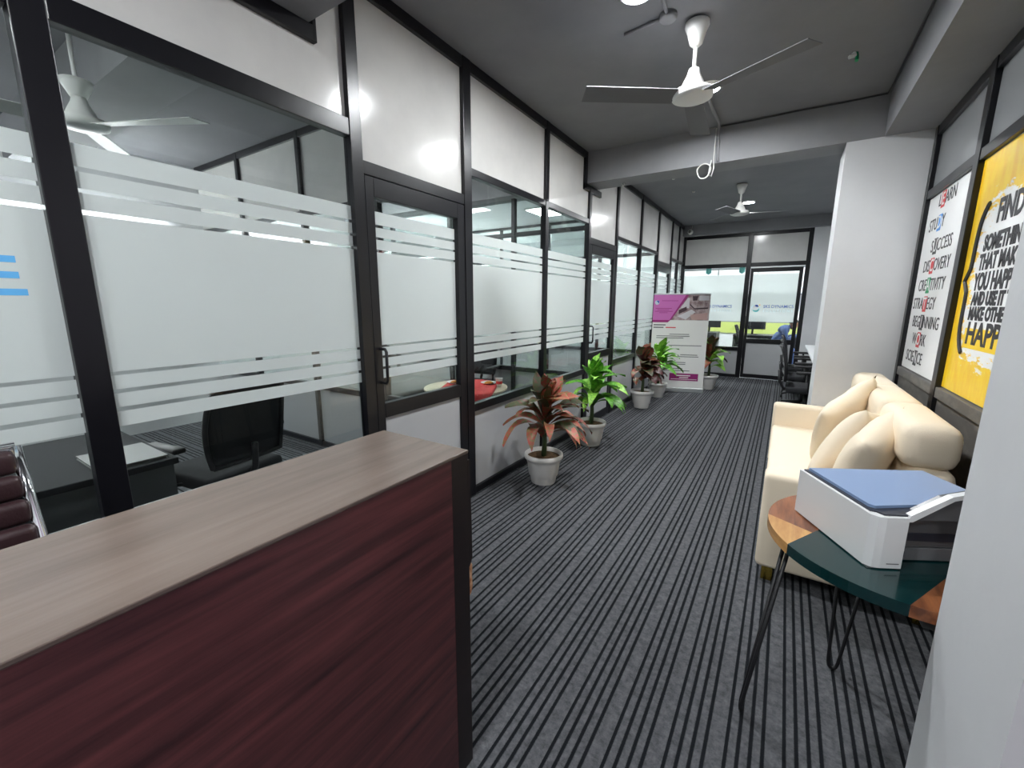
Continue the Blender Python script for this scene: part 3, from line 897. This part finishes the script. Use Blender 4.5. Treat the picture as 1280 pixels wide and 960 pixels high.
# front faces the room (-x); lean back onto the headrests
def lean(yaw_, back, roll):
    return (Matrix.Rotation(math.radians(-90 + yaw_), 3, 'Z') @ Matrix.Rotation(math.radians(-back), 3, 'X') @ Matrix.Rotation(math.radians(roll), 3, 'Y')).to_euler()
pillow('cream tufted cushion nearest the printer, leaning on the headrest', (0.415, 2.67, 0.675), lean(-20, 17, 14), 0.48, 0.47, 0.18)
pillow('cream cushion between the two tufted cushions, lying lower', (0.385, 2.97, 0.665), lean(-28, 24, -12), 0.47, 0.47, 0.17, False)
pillow('cream tufted cushion nearest the white column', (0.385, 3.42, 0.70), lean(-30, 18, 28), 0.49, 0.49, 0.16)

# ------------------------------------------------------------------ round side table with resin band
TX, TY, TZ, TR = 0.358, 1.596, 0.75, 0.338
T = thing('side_table', 'round wood and green resin side table on black hairpin legs', 'table', (TX, TY, 0))
dirv = Vector((0.485, 0.874)); nrm = Vector((0.874, -0.485))
def chord_piece(lo, hi, vlo=-9, vhi=9, n=96):
    """part of the disc with lo <= p.nrm <= hi and vlo <= p.dir <= vhi"""
    pts = []
    for i in range(n):
        a = 2 * math.pi * i / n
        pts.append(Vector((TR * math.cos(a), TR * math.sin(a))))
    def clip(poly, nv, d, keep_less):
        out = []
        for i in range(len(poly)):
            A, B = poly[i], poly[(i + 1) % len(poly)]
            fa = (A.dot(nv) - d) * (1 if keep_less else -1); fb = (B.dot(nv) - d) * (1 if keep_less else -1)
            if fa <= 0: out.append(A)
            if fa * fb < 0: out.append(A + (B - A) * (fa / (fa - fb)))
        return out
    p = clip(pts, nrm, lo, False); p = clip(p, nrm, hi, True)
    p = clip(p, dirv, vlo, False); p = clip(p, dirv, vhi, True)
    return [(q.x, q.y) for q in p]
c0 = (Vector((0.075, 1.41)) - Vector((TX, TY))).dot(nrm)
c1 = c0 + 0.288
MB().prism(chord_piece(c0, c1), TZ - 0.032, TZ).build('resin_band', 'resin_green', T)
MB().prism(chord_piece(-9, c0, -9, -0.165), TZ - 0.032, TZ).build('plank', 'wood_gold', T)
MB().prism(chord_piece(-9, c0, -0.165, 9), TZ - 0.032, TZ).build('plank', 'wood_brown', T)
MB().prism(chord_piece(c1, 9), TZ - 0.032, TZ).build('plank', 'wood_brown', T)
def hairpin(ang, foot, spread=0.055):
    fx, fy = foot[0] - TX, foot[1] - TY
    tx, ty = math.cos(ang) * 0.275, math.sin(ang) * 0.275
    px, py = -math.sin(ang) * spread, math.cos(ang) * spread
    pts = [(tx + px, ty + py, TZ - 0.032), (fx + px * 0.30, fy + py * 0.30, 0.035)]
    for k in range(7):
        a = math.pi * k / 6
        pts.append((fx + px * 0.26 * math.cos(a), fy + py * 0.26 * math.cos(a), 0.024 - 0.018 * math.sin(a)))
    pts += [(fx - px * 0.30, fy - py * 0.30, 0.035), (tx - px, ty - py, TZ - 0.032)]
    MB().tube(pts, 0.0062, 10).build('hairpin_leg', 'black_plastic', T, True)
hairpin(math.radians(189), (0.008, 1.539), 0.03); hairpin(math.radians(99), (0.305, 1.936))
hairpin(math.radians(324), (0.64, 1.40))
MB().box(0.0, 0.04, -0.295, -0.265, TZ - 0.075, TZ - 0.032, 0.004).build('leg_bracket', 'charcoal', T)

# ------------------------------------------------------------------ printer
PR = thing('printer', 'white inkjet printer with a blue lid on the round side table', 'printer', (0.256, 1.383, TZ), math.atan2(0.485, 0.874))
# local x = along the front (to the right), y = depth (to the back)
PW, PD, PH = 0.40, 0.33, 0.150
MB().prism([(0.0, 0.02), (0.012, 0.004), (0.03, 0.0), (0.085, 0.0), (0.088, 0.05), (0.088, PD), (0.0, PD)], 0.004, PH).build('ink_tank_side', 'printer_white', PR)
box('body', 'printer_white', PR, 0.0885, PW, 0.055, PD, 0.004, PH - 0.004)
box('front_recess', 'printer_smoke', PR, 0.089, PW - 0.02, 0.047, 0.055, 0.045, PH - 0.012)
box('paper_slot', 'printer_dark', PR, 0.10, PW - 0.03, 0.044, 0.0475, 0.062, 0.085)
box('front_strip', 'printer_grey', PR, 0.089, PW, 0.045, 0.055, 0.004, 0.040)
box('usb_port', 'printer_dark', PR, 0.118, 0.126, 0.0435, 0.0455, 0.013, 0.030)
MB().prism([(0.010, 0.036), (0.022, 0.030), (0.030, 0.012), (0.085, 0.010), (PW - 0.04, 0.06), (PW - 0.005, 0.10), (PW - 0.005, PD - 0.006), (0.010, PD - 0.006)], PH - 0.002, PH + 0.004).build('lid_rim', 'printer_dark', PR)
MB().prism([(0.020, 0.058), (0.030, 0.045), (PW - 0.05, 0.085), (PW - 0.02, 0.115), (PW - 0.02, PD - 0.014), (0.020, PD - 0.014)], PH + 0.004, PH + 0.012).build('scanner_lid', 'printer_lid', PR)
# raised white front flap rising to the right
MB().prism([(0.083, PH - 0.012), (0.090, PH + 0.006), (0.185, PH + 0.062), (0.36, PH + 0.10), (0.36, PH + 0.088), (0.190, PH + 0.050), (0.096, PH - 0.012)], 0.003, 0.020, 'y').build('front_flap', 'printer_white', PR)
MB().prism([(0.100, PH - 0.010), (0.190, PH + 0.0455), (0.36, PH + 0.085), (0.36, PH - 0.010)], 0.012, 0.050, 'y').build('flap_back', 'printer_smoke', PR)
box('bottom_lip', 'printer_grey', PR, 0.004, 0.086, 0.006, PD - 0.02, 0.0, 0.004)
box('maker_mark', 'printer_grey', PR, 0.046, 0.078, -0.0006, 0.0002, 0.0160, 0.0185)

# ------------------------------------------------------------------ potted plants
def leaf_mesh(L, Wd, droop, fold, name, tip=0.15, wave=0.0):
    n, m_ = 10, 4
    bm = MB()
    def fn(u, v):
        s_ = 2 * v - 1
        prof = (math.sin(math.pi * min(1, u ** 1.15)) ** 0.9) + 0.12 * (1 - u)
        if u > 0.985: prof = 0.02
        wd = Wd / 2 * prof * s_
        # arching mid-rib: starts upward, bends over
        a0 = math.radians(72); a = a0 - droop * u
        # integrate approx
        r = 0.0; z = 0.0; k = 12
        for i in range(k):
            t = u * (i + 0.5) / k; q = a0 - droop * t
            r += math.cos(q) * L * u / k; z += math.sin(q) * L * u / k
        return (r, wd, z + fold * abs(wd) + wave * math.sin(9 * u + 2 * s_) * abs(s_))
    bm.sheet(fn, n, m_)
    me = bpy.data.meshes.new(name)
    bm.bm.to_mesh(me); bm.bm.free()
    me.polygons.foreach_set('use_smooth', [True] * len(me.polygons))
    return me
POT_PROF = [(0, 0), (0.100, 0), (0.104, 0.008), (0.112, 0.055), (0.117, 0.062), (0.122, 0.068), (0.138, 0.172), (0.142, 0.178), (0.146, 0.205), (0.160, 0.210),
            (0.165, 0.222), (0.163, 0.244), (0.155, 0.250), (0.146, 0.248), (0.140, 0.205), (0, 0.205)]
def potted_plant(label, x, y, mats, seed, nleaf, height, Lr, Wr, k=1.0, rz=0.0):
    rnd = random.Random(seed)
    t = thing('potted_plant', label, 'plant', (x, y, 0), rz, 'potted plants along the partition')
    pot = MB().lathe([(r * 0.97 * k, z * k) for r, z in POT_PROF], 40).build('pot', 'pot_white', t, True)
    MB().lathe([(0, 0.224 * k), (0.09 * k, 0.222 * k), (0.138 * k, 0.216 * k), (0.138 * k, 0.207 * k), (0, 0.207 * k)], 24).build('soil', 'soil', t, True)
    MB().tube([(0, 0, 0.20), (0.006, 0.004, 0.35), (-0.004, 0.0, height * 0.62), (0, 0, height * 0.72)], [0.022, 0.020, 0.016, 0.006], 10).build('stem', 'stem_green', t, True)
    meshes = []
    for mi, mname in enumerate(mats):
        for v in range(3):
            me = leaf_mesh(Lr[0] + (Lr[1] - Lr[0]) * (v / 2), Wr[0] + (Wr[1] - Wr[0]) * rnd.random(), (0.9, 1.6, 2.1)[v], 0.30, 'leaf', wave=0.012)
            me.materials.append(MATS[mname]); meshes.append((v, me))
    for i in range(nleaf):
        f = i / (nleaf - 1)
        v = 0 if f > 0.72 else (1 if f > 0.35 else 2)
        cand = [me for vv, me in meshes if vv == v]
        me = cand[rnd.randrange(len(cand))]
        h = height * (0.42 + 0.30 * f) + rnd.uniform(-0.02, 0.02)
        o = link('leaf', me, t, (0, 0, h))
        az = i * 2.399 + rnd.uniform(-0.25, 0.25)
        tilt = -math.radians(30) * (f ** 2) + math.radians(14) * (1 - f) + rnd.uniform(-0.12, 0.12)
        s_ = rnd.uniform(0.8, 1.1)
        if math.cos(az) * 0.36 * s_ + x < XL + 0.03 and x < -1.2:      # keep clear of the glass
            az = math.pi - az + rnd.uniform(-0.3, 0.3)
        o.rotation_euler = (rnd.uniform(-0.35, 0.35), tilt, az)
        o.scale = (s_, s_, s_)
    return t
potted_plant('croton plant with red and green leaves, nearest pot to the desk', -1.56, 2.936, ['leaf_red', 'leaf_pink', 'leaf_dark'], 3, 38, 0.88, (0.32, 0.48), (0.085, 0.125))
potted_plant('bright green leafy plant in the second pot from the desk', -1.60, 4.05, ['leaf_green', 'leaf_lime'], 11, 38, 0.92, (0.32, 0.48), (0.08, 0.11))
potted_plant('dark maroon leaved plant in the third pot from the desk', -1.61, 5.97, ['leaf_maroon', 'leaf_red', 'leaf_dark'], 21, 38, 0.90, (0.28, 0.38), (0.11, 0.15))
potted_plant('green leafy plant standing in front of the roll-up banner', -1.60, 6.82, ['leaf_green', 'leaf_lime'], 31, 34, 0.92, (0.30, 0.44), (0.085, 0.12), 0.93)
t5 = potted_plant('red and green leaved plant half hidden behind the roll-up banner', -1.02, 7.95, ['leaf_red', 'leaf_dark', 'leaf_lime'], 41, 32, 0.92, (0.30, 0.42), (0.10, 0.14), 1.0)

# ------------------------------------------------------------------ roll-up banner
ang = math.atan2(0.25, 0.79)
B = thing('rollup_banner', 'purple and white roll-up advertising banner on a silver base', 'banner', (-1.855, 7.26, 0), ang)
BW = 0.86
# local x along the width, y = depth (back), z up
MB().box(-0.01, BW + 0.01, -0.045, 0.045, 0.0, 0.075, 0.012, 3).build('base', 'alu', B)
MB().tube([(BW / 2, 0.03, 0.05), (BW / 2, 0.03, 1.60)], 0.009, 8).build('support_pole', 'alu', B, True)
MB().box(-0.004, BW + 0.004, -0.008, 0.012, 1.60, 1.625, 0.003).build('top_bar', 'alu', B)
sheet_o = box('printed_sheet', 'banner_plain', B, 0, BW, -0.0015, 0.0015, 0.075, 1.60)
def BP(px, py):          # design pixels -> sheet
    return ((px - 55) / 850 * BW, 1.60 - (py - 92) / 445 * 0.455)
def bprint(name, m, poly, d=0.003):
    pts = [BP(*q) for q in poly]
    return MB().prism(pts, -d, -0.0016, 'y').build(name, m, sheet_o)
bprint('printed_block', 'magenta', [(55, 92), (585, 92), (330, 490), (55, 490)])
bprint('printed_band', 'magenta_dark', [(55, 490), (330, 490), (290, 527), (55, 527)])
bprint('printed_band', 'magenta_dark', [(545, 92), (590, 92), (335, 490), (315, 490)], 0.0032)
bprint('photo', 'photo_mid', [(590, 92), (905, 92), (905, 490), (335, 490)])
bprint('photo_detail', 'photo_light', [(570, 140), (600, 140), (600, 300), (470, 300)], 0.0034)
bprint('photo_detail', 'photo_dark', [(640, 112), (725, 112), (710, 180), (650, 185)], 0.0034)
bprint('photo_detail', 'photo_dark', [(445, 330), (560, 275), (570, 330), (450, 395)], 0.0036)
bprint('photo_detail', 'photo_light', [(430, 430), (640, 320), (700, 360), (560, 480)], 0.0034)
bprint('photo_detail', 'photo_skin', [(620, 400), (880, 370), (880, 480), (650, 480)], 0.0034)
bprint('photo_detail', 'photo_dark', [(605, 225), (680, 300), (880, 285), (880, 310), (680, 320), (610, 255)], 0.0036)
bprint('photo_detail', 'photo_light', [(740, 105), (890, 105), (890, 180), (740, 180)], 0.0034)
def bline(x0, x1, y, m='ink_dark', h=9):
    bprint('text_line', m, [(x0, y - h / 2), (x1, y - h / 2), (x1, y + h / 2), (x0, y + h / 2)], 0.0036)
# small header print
for x0, x1, y in ((180, 430, 185), (90, 340, 305), (120, 300, 328), (80, 355, 352), (150, 280, 374)):
    bline(x0, x1, y, 'magenta_dark', 8)
bline(75, 262, 568, 'grey_text', 18); bline(75, 232, 608, 'grey_text', 18); bline(265, 420, 608, 'ink_red', 16)
for x0, x1, y in ((330, 630, 715), (130, 640, 745), (130, 550, 775), (330, 830, 895), (520, 780, 1045), (250, 800, 1075), (250, 610, 1170), (250, 610, 1200), (230, 570, 1270), (250, 680, 1305)):
    bline(x0, x1, y, 'grey_text', 11)
bprint('printed_button', 'magenta_dark', [(375, 1350), (820, 1350), (820, 1470), (375, 1470)], 0.0034)
bline(480, 700, 1385, 'banner_plain', 16); bline(530, 670, 1417, 'banner_plain', 12); bline(400, 800, 1445, 'banner_plain', 8)
arc_band(0, 360, 0.0, 0.036, BP(110, 212)[0], BP(110, 212)[1], -0.0034, 18, False).build('logo_disc', 'logo_pale', sheet_o)
arc_band(-40, 120, 0.010, 0.034, BP(110, 212)[0], BP(110, 212)[1], -0.0037, 14).build('logo_arc', 'logo_navy', sheet_o)

# ------------------------------------------------------------------ posters
px_ = XR + 0.0265
t = thing('word_poster', 'white poster listing study words with coloured letter tiles', 'poster', (px_, 3.885, 0.99))
box('sheet', 'poster_white', t, -0.001, 0.001, -0.462, 0.462, 0.003, 1.20)
ROWS = [('L', 'E', 'ARN', 'ink_red'), ('STU', 'D', 'Y', 'ink_blue'), ('S', 'U', 'CCESS', 'ink_dark'), ('DIS', 'C', 'OVERY', 'ink_red'), ('CRE', 'A', 'TIVITY', 'ink_green'),
        ('STRA', 'T', 'EGY', 'ink_red'), ('BEG', 'I', 'NNING', 'ink_dark'), ('W', 'O', 'RK', 'ink_red'), ('SCIE', 'N', 'CE', 'ink_dark')]
def text_width(s_, size, xs):
    me = text_mesh(s_, size, 0, 0, xs); v = [q.co.x for q in me.vertices]; r = max(v) - min(v)
    bpy.data.meshes.remove(me); return r
for i, (a, k, b, cm) in enumerate(ROWS):
    z = (2.132, 1.985, 1.835, 1.708, 1.580, 1.456, 1.331, 1.212, 1.086)[i] - 0.99
    yk = 4.0 - 3.885
    hs = 0.112; xs = 0.98
    tw = 0.080
    tile = box('letter_tile', cm, t, -0.0022, -0.001, yk - tw / 2, yk + tw / 2, z - 0.052, z + 0.052)
    put_text('lettering', k, hs * 1.02, 'poster_white', t, (-0.0026, yk, z), FACE_NEGX, 0.0012, xs)
    # read from +y to -y
    put_text('lettering', a, hs, 'ink_dark', t, (-0.0022, yk + tw / 2 + 0.008 + text_width(a, hs, xs) / 2, z), FACE_NEGX, 0.0, xs)
    put_text('lettering', b, hs, 'ink_dark', t, (-0.0022, yk - tw / 2 - 0.008 - text_width(b, hs, xs) / 2, z), FACE_NEGX, 0.0, xs)

t = thing('quote_poster', 'yellow brushed poster with a bold happiness quote inside braces', 'poster', (px_, 0, 0))
box('sheet', 'poster_yellow', t, -0.001, 0.001, 2.445, 3.335, 0.993, 2.19)
QL = [('FIND', 1.880, 0.150, 0.27, 3.01), ('SOMETHING', 1.745, 0.104, 0.47, 3.105), ('THAT MAKES', 1.655, 0.104, 0.50, 3.12), ('YOU HAPPY', 1.560, 0.114, 0.50, 3.135),
      ('AND USE IT TO', 1.478, 0.086, 0.52, 3.12), ('MAKE OTHERS', 1.405, 0.086, 0.50, 3.125), ('HAPPY', 1.305, 0.150, 0.52, 3.105)]
box('highlight', 'ink_yellow', t, -0.0020, -0.0012, 2.52, 3.13, 1.235, 1.335)
for body, z, hs, wd, y0 in QL:
    put_text('lettering', body, hs, 'ink_dark', t, (-0.0024, y0, z), FACE_NEGX, 0.0045, 1.0, 'LEFT', wd)
for sg, yb in ((1, 3.205), (-1, 2.50)):
    br = []
    for i in range(25):
        q = -1 + 2 * i / 24
        off = 0.085 * (abs(q) ** 6) - 0.060 * math.exp(-(q / 0.10) ** 2)
        br.append((-0.002, yb - sg * off, 1.575 + 0.37 * q))
    MB().tube(br, 0.012, 6).build('brace', 'ink_dark', t)

# ------------------------------------------------------------------ wires, camera and other small fittings
o = MB().tube([(-0.645, 4.405, CZ - 0.008), (-0.40, 4.41, CZ - 0.010), (-0.1, 4.405, CZ - 0.007), (0.2, 4.41, CZ - 0.010), (0.47, 4.41, CZ - 0.008), (0.475, 4.2, CZ - 0.012), (0.478, 3.4, CZ - 0.008), (0.478, 2.4, CZ - 0.010), (0.478, 1.0, CZ - 0.008)], 0.0065, 6).build('ceiling_cable', 'wire_dark', None, True)
tag(o, 'thin dark cable clipped along the ceiling and beam corner', 'cable')
pts = [(-0.655, 3.70, CZ - 0.012), (-0.66, 3.95, CZ - 0.012), (-0.645, 4.30, CZ - 0.014), (-0.66, 4.405, CZ - 0.03), (-0.655, 4.408, 2.80), (-0.648, 4.408, 2.70)]
o = MB().tube(pts, 0.012, 8).build('fan_conduit', 'beam_paint', None, True)
tag(o, 'grey conduit running from the near fan over the beam face', 'conduit')
t = thing('cable_coil', 'loose coil of white cable hanging from the cross beam', 'cable', (-0.708, 4.40, 2.69))
coil = []
for i in range(61):
    a = 2 * math.pi * i / 30 + 0.9
    coil.append((-0.045 + (0.055 + 0.004 * math.sin(a * 3)) * math.cos(a), -0.008 - 0.00022 * i, -0.062 + 0.062 * math.sin(a)))
MB().tube(coil, 0.0052, 6).build('coil_loop', 'wire_white', t, True)
MB().tube([(0.03, -0.004, 0.28), (0.028, -0.006, 0.05), (0.035, -0.014, -0.05), (0.02, -0.018, -0.115), (-0.005, -0.018, -0.10), (0.0, -0.018, -0.06), (0.012, -0.016, 0.02)], 0.0052, 6).build('cable_tail', 'wire_white', t, True)
t = thing('junction_box', 'small round white junction box beside the near fan mount', 'junction box', (-0.70, 2.66, CZ))
MB().lathe([(0, -0.03), (0.04, -0.03), (0.046, -0.022), (0.046, 0), (0, 0)], 20).build('box_body', 'beam_paint', t, True)
MB().tube([(0.0, -0.04, -0.012), (0.02, -0.3, -0.012), (-0.02, -0.9, -0.012)], 0.010, 8).build('conduit', 'beam_paint', t, True)
MB().tube([(-0.04, 0.0, -0.012), (-0.25, 0.03, -0.012)], 0.008, 8).build('conduit', 'beam_paint', t, True)
t = thing('ceiling_stub', 'torn white and green fitting left on the grey ceiling', 'fitting', (0.19, 3.64, CZ))
MB().tube([(0, 0, 0), (0.01, 0.0, -0.02), (-0.02, -0.02, -0.03)], 0.012, 7).build('white_stub', 'fan_white', t)
MB().tube([(0.015, 0.01, 0), (0.02, 0.0, -0.03), (0.02, -0.012, -0.055)], 0.010, 7).build('green_scrap', 'ink_green', t)
t = thing('security_camera', 'small white dome camera with a dark lens on the far beam', 'camera', (-1.77, 9.40, 2.865))
MB().lathe([(0, 0), (0.05, 0), (0.05, -0.02), (0.035, -0.04), (0.035, -0.075), (0.0, -0.09)], 20, axis='y').build('housing', 'fan_white', t, True)
MB().lathe([(0, -0.088), (0.024, -0.084), (0.024, -0.076), (0, -0.07)], 16, axis='y').build('lens', 'black_plastic', t, True)
MB().tube([(0.02, -0.005, 0.04), (0.03, -0.01, 0.10), (0.025, -0.006, 0.12)], 0.004, 6).build('lead', 'wire_white', t, True)
t = thing('beam_hook', 'small clear hook under the left end of the cross beam', 'hook', (-1.58, 4.60, 2.69))
MB().tube([(0, 0, 0), (0, 0, -0.012), (0.015, 0, -0.03), (0.03, 0, -0.02), (0.025, 0, -0.004)], 0.004, 6).build('hook_wire', 'wire_white', t, True)
for x, y, lb in ((-1.35, 5.85, 'small white ceiling sensor near the partition beyond the beam'), (-1.25, 6.65, 'small white ceiling sensor further along the far ceiling')):
    o = MB().lathe([(0, -0.015), (0.015, -0.013), (0.022, 0), (0, 0)], 16).build('ceiling_sensor', 'fan_grey', None, True, (x, y, CZ))
    tag(o, lb, 'sensor', 'small ceiling sensors')

# ------------------------------------------------------------------ beyond the column: counter and chairs
t = thing('wall_counter', 'low white counter along the far right wall beyond the column', 'counter', (0.95, 7.2, 0))
box('counter_top', 'bright_paint', t, -0.60, 0.60, -1.9, 1.9, 0.72, 0.75, 0.004)
box('front_panel', 'white_paint', t, 0.0, 0.02, -1.88, 1.88, 0.0, 0.72)
for y in (-1.86, 1.84):
    box('side_panel', 'white_paint', t, -0.56, 0.58, y, y + 0.02, 0.0, 0.72)
for y, lb in ((6.1, 'black mesh office chair nearest the column at the white counter'), (7.05, 'black mesh office chair in the middle at the white counter'), (8.0, 'black mesh office chair farthest from the column at the white counter')):
    black_chair(lb, (0.31, y, 0), math.radians(-90), 'chairs at the white counter', 0.40)

# ------------------------------------------------------------------ office beyond the far glass
O = thing('wall_stripe', 'lime green painted dado band on the office back wall', 'wall band', kind='structure')
box('lime_band', 'lime', O, -4.5, 2.5, 13.46, 13.499, 0.66, 0.96)
box('grey_band', 'grey_paint', O, -4.5, 2.5, 13.48, 13.499, 0.96, 1.0)
t = thing('wall_cabinets', 'row of white wall cabinets with grey shadow gaps in the office', 'cabinet', (0, 13.10, 1.75))
for k in range(5):
    x0 = -2.6 + k * 0.95
    box('cabinet_door', 'bright_paint', t, x0, x0 + 0.93, 0.0, 0.36, 0.0, 0.62)
box('shelf', 'grey_paint', t, -2.6, 2.13, -0.02, 0.36, 0.64, 0.67)
box('shelf', 'grey_paint', t, -2.6, 2.13, -0.02, 0.36, -0.06, -0.03)
for x, y0, lb in ((-2.2, 12.0, 'dark office desk beyond the far window'), (-0.2, 11.6, 'dark office desk in front of the person in blue')):
    t = thing('office_desk', lb, 'desk', (x, y0, 0))
    box('desk_top', 'charcoal', t, -0.8, 0.8, -0.35, 0.35, 0.72, 0.75)
    for sx in (-1, 1):
        box('side_panel', 'charcoal', t, sx * 0.78 - 0.012, sx * 0.78 + 0.012, -0.33, 0.33, 0, 0.72)
    box('modesty_panel', 'charcoal', t, -0.76, 0.76, -0.30, -0.28, 0.2, 0.72)
def monitor(label, loc, rz):
    t = thing('monitor', label, 'monitor', loc, rz, 'office monitors')
    box('foot', 'black_plastic', t, -0.10, 0.10, -0.08, 0.08, 0, 0.012)
    box('neck', 'black_plastic', t, -0.02, 0.02, 0.0, 0.03, 0.012, 0.2)
    box('screen', 'black_plastic', t, -0.26, 0.26, -0.02, 0.0, 0.12, 0.43)
monitor('black monitor seen from behind beyond the far window', (-1.62, 12.0, 0.75), 0.0)
monitor('small black monitor on the desk left of the person in blue', (-0.62, 11.6, 0.75), 0.3)
black_chair('black office chair behind the person in blue', (-0.62, 10.95, 0), math.radians(-90), 'office chairs beyond the far glass', 0.42)
# things fixed on the office wall, seen through the film
for x, z, w_, h_, m, lb in ((-2.30, 2.10, 0.34, 0.12, 'paper_brown', 'brown framed notice on the office wall'), (-2.32, 1.93, 0.26, 0.14, 'logo_pale', 'pale blue certificate on the office wall'),
                            (-2.36, 1.74, 0.24, 0.16, 'teal', 'teal certificate on the office wall')):
    t = thing('wall_notice', lb, 'notice', (x, 13.44, z))
    box('frame', 'fan_white', t, -w_ / 2 - 0.02, w_ / 2 + 0.02, 0.02, 0.058, -h_ / 2 - 0.02, h_ / 2 + 0.02)
    box('print', m, t, -w_ / 2, w_ / 2, 0.015, 0.02, -h_ / 2, h_ / 2)
for x, lb in ((-1.40, 'small teal badge sticker at the middle of the far window'), (-0.80, 'teal badge sticker beside the far door frame')):
    o = MB().prism([(-0.05, 0.06), (-0.05, -0.03), (0.0, -0.065), (0.05, -0.03), (0.05, 0.06)], -0.001, 0.0, 'y').build('badge_sticker', 'teal', None, False, (x, 9.5965, 2.10))
    tag(o, lb, 'sticker', 'badge stickers on the far window')

# the person in the blue shirt, leaning forward over the desk
def skinned(name, nodes, edges, m, parent, sub=2):
    me = bpy.data.meshes.new(name)
    me.from_pydata([n[0] for n in nodes], edges, [])
    o = bpy.data.objects.new(name, me); COL.objects.link(o)
    sk = o.modifiers.new('skin', 'SKIN'); sk.use_smooth_shade = True
    o.modifiers.new('sub', 'SUBSURF').levels = sub
    for v, n in zip(me.skin_vertices[0].data, nodes):
        v.radius = (n[1], n[2] if len(n) > 2 else n[1])
    me.skin_vertices[0].data[0].use_root = True
    dg = bpy.context.evaluated_depsgraph_get()
    me2 = bpy.data.meshes.new_from_object(o.evaluated_get(dg))
    bpy.data.objects.remove(o)
    me2.materials.clear(); me2.materials.append(MATS[m])
    me2.polygons.foreach_set('use_smooth', [True] * len(me2.polygons))
    return link(name, me2, parent)
t = thing('person', 'person in a blue shirt and dark cap of hair leaning over a desk', 'person', (-0.17, 10.95, 0))
nodes = [((0, 0, 0.52), 0.15, 0.12), ((0.04, 0, 0.68), 0.14, 0.11), ((0.13, 0, 0.84), 0.16, 0.11), ((0.20, 0, 0.95), 0.13, 0.10), ((0.26, 0, 0.985), 0.05, 0.05), ((0.30, 0, 1.00), 0.045, 0.045),
         ((0.18, -0.19, 0.92), 0.06), ((0.24, -0.25, 0.72), 0.045), ((0.36, -0.15, 0.78), 0.035), ((0.43, -0.12, 0.79), 0.025),
         ((0.18, 0.19, 0.92), 0.06), ((0.24, 0.25, 0.74), 0.045), ((0.36, 0.2, 0.79), 0.035), ((0.43, 0.2, 0.79), 0.025),
         ((0.02, -0.10, 0.50), 0.09), ((0.38, -0.12, 0.50), 0.065), ((0.40, -0.12, 0.10), 0.045), ((0.50, -0.12, 0.045), 0.04),
         ((0.02, 0.10, 0.50), 0.09), ((0.38, 0.12, 0.50), 0.065), ((0.40, 0.12, 0.10), 0.045), ((0.50, 0.12, 0.045), 0.04)]
edges = [(0, 1), (1, 2), (2, 3), (3, 4), (4, 5), (3, 6), (6, 7), (7, 8), (8, 9), (3, 10), (10, 11), (11, 12), (12, 13), (0, 14), (14, 15), (15, 16), (16, 17), (0, 18), (18, 19), (19, 20), (20, 21)]
body = skinned('body', nodes, edges, 'shirt_blue', t)
MB().lathe([(0, -0.115), (0.045, -0.105), (0.065, -0.06), (0.075, 0.0), (0.078, 0.04), (0.06, 0.09), (0, 0.112)], 20, (0.345, 0, 1.035)).build('head', 'skin', t, True)
MB().lathe([(0.081, 0.02), (0.084, 0.045), (0.066, 0.097), (0, 0.120)], 20, (0.338, 0, 1.038)).build('hair', 'hair', t, True)

sc.cycles.max_bounces = 10
sc.cycles.transparent_max_bounces = 24
sc.cycles.diffuse_bounces = 5
sc.cycles.caustics_reflective = False
sc.cycles.caustics_refractive = False
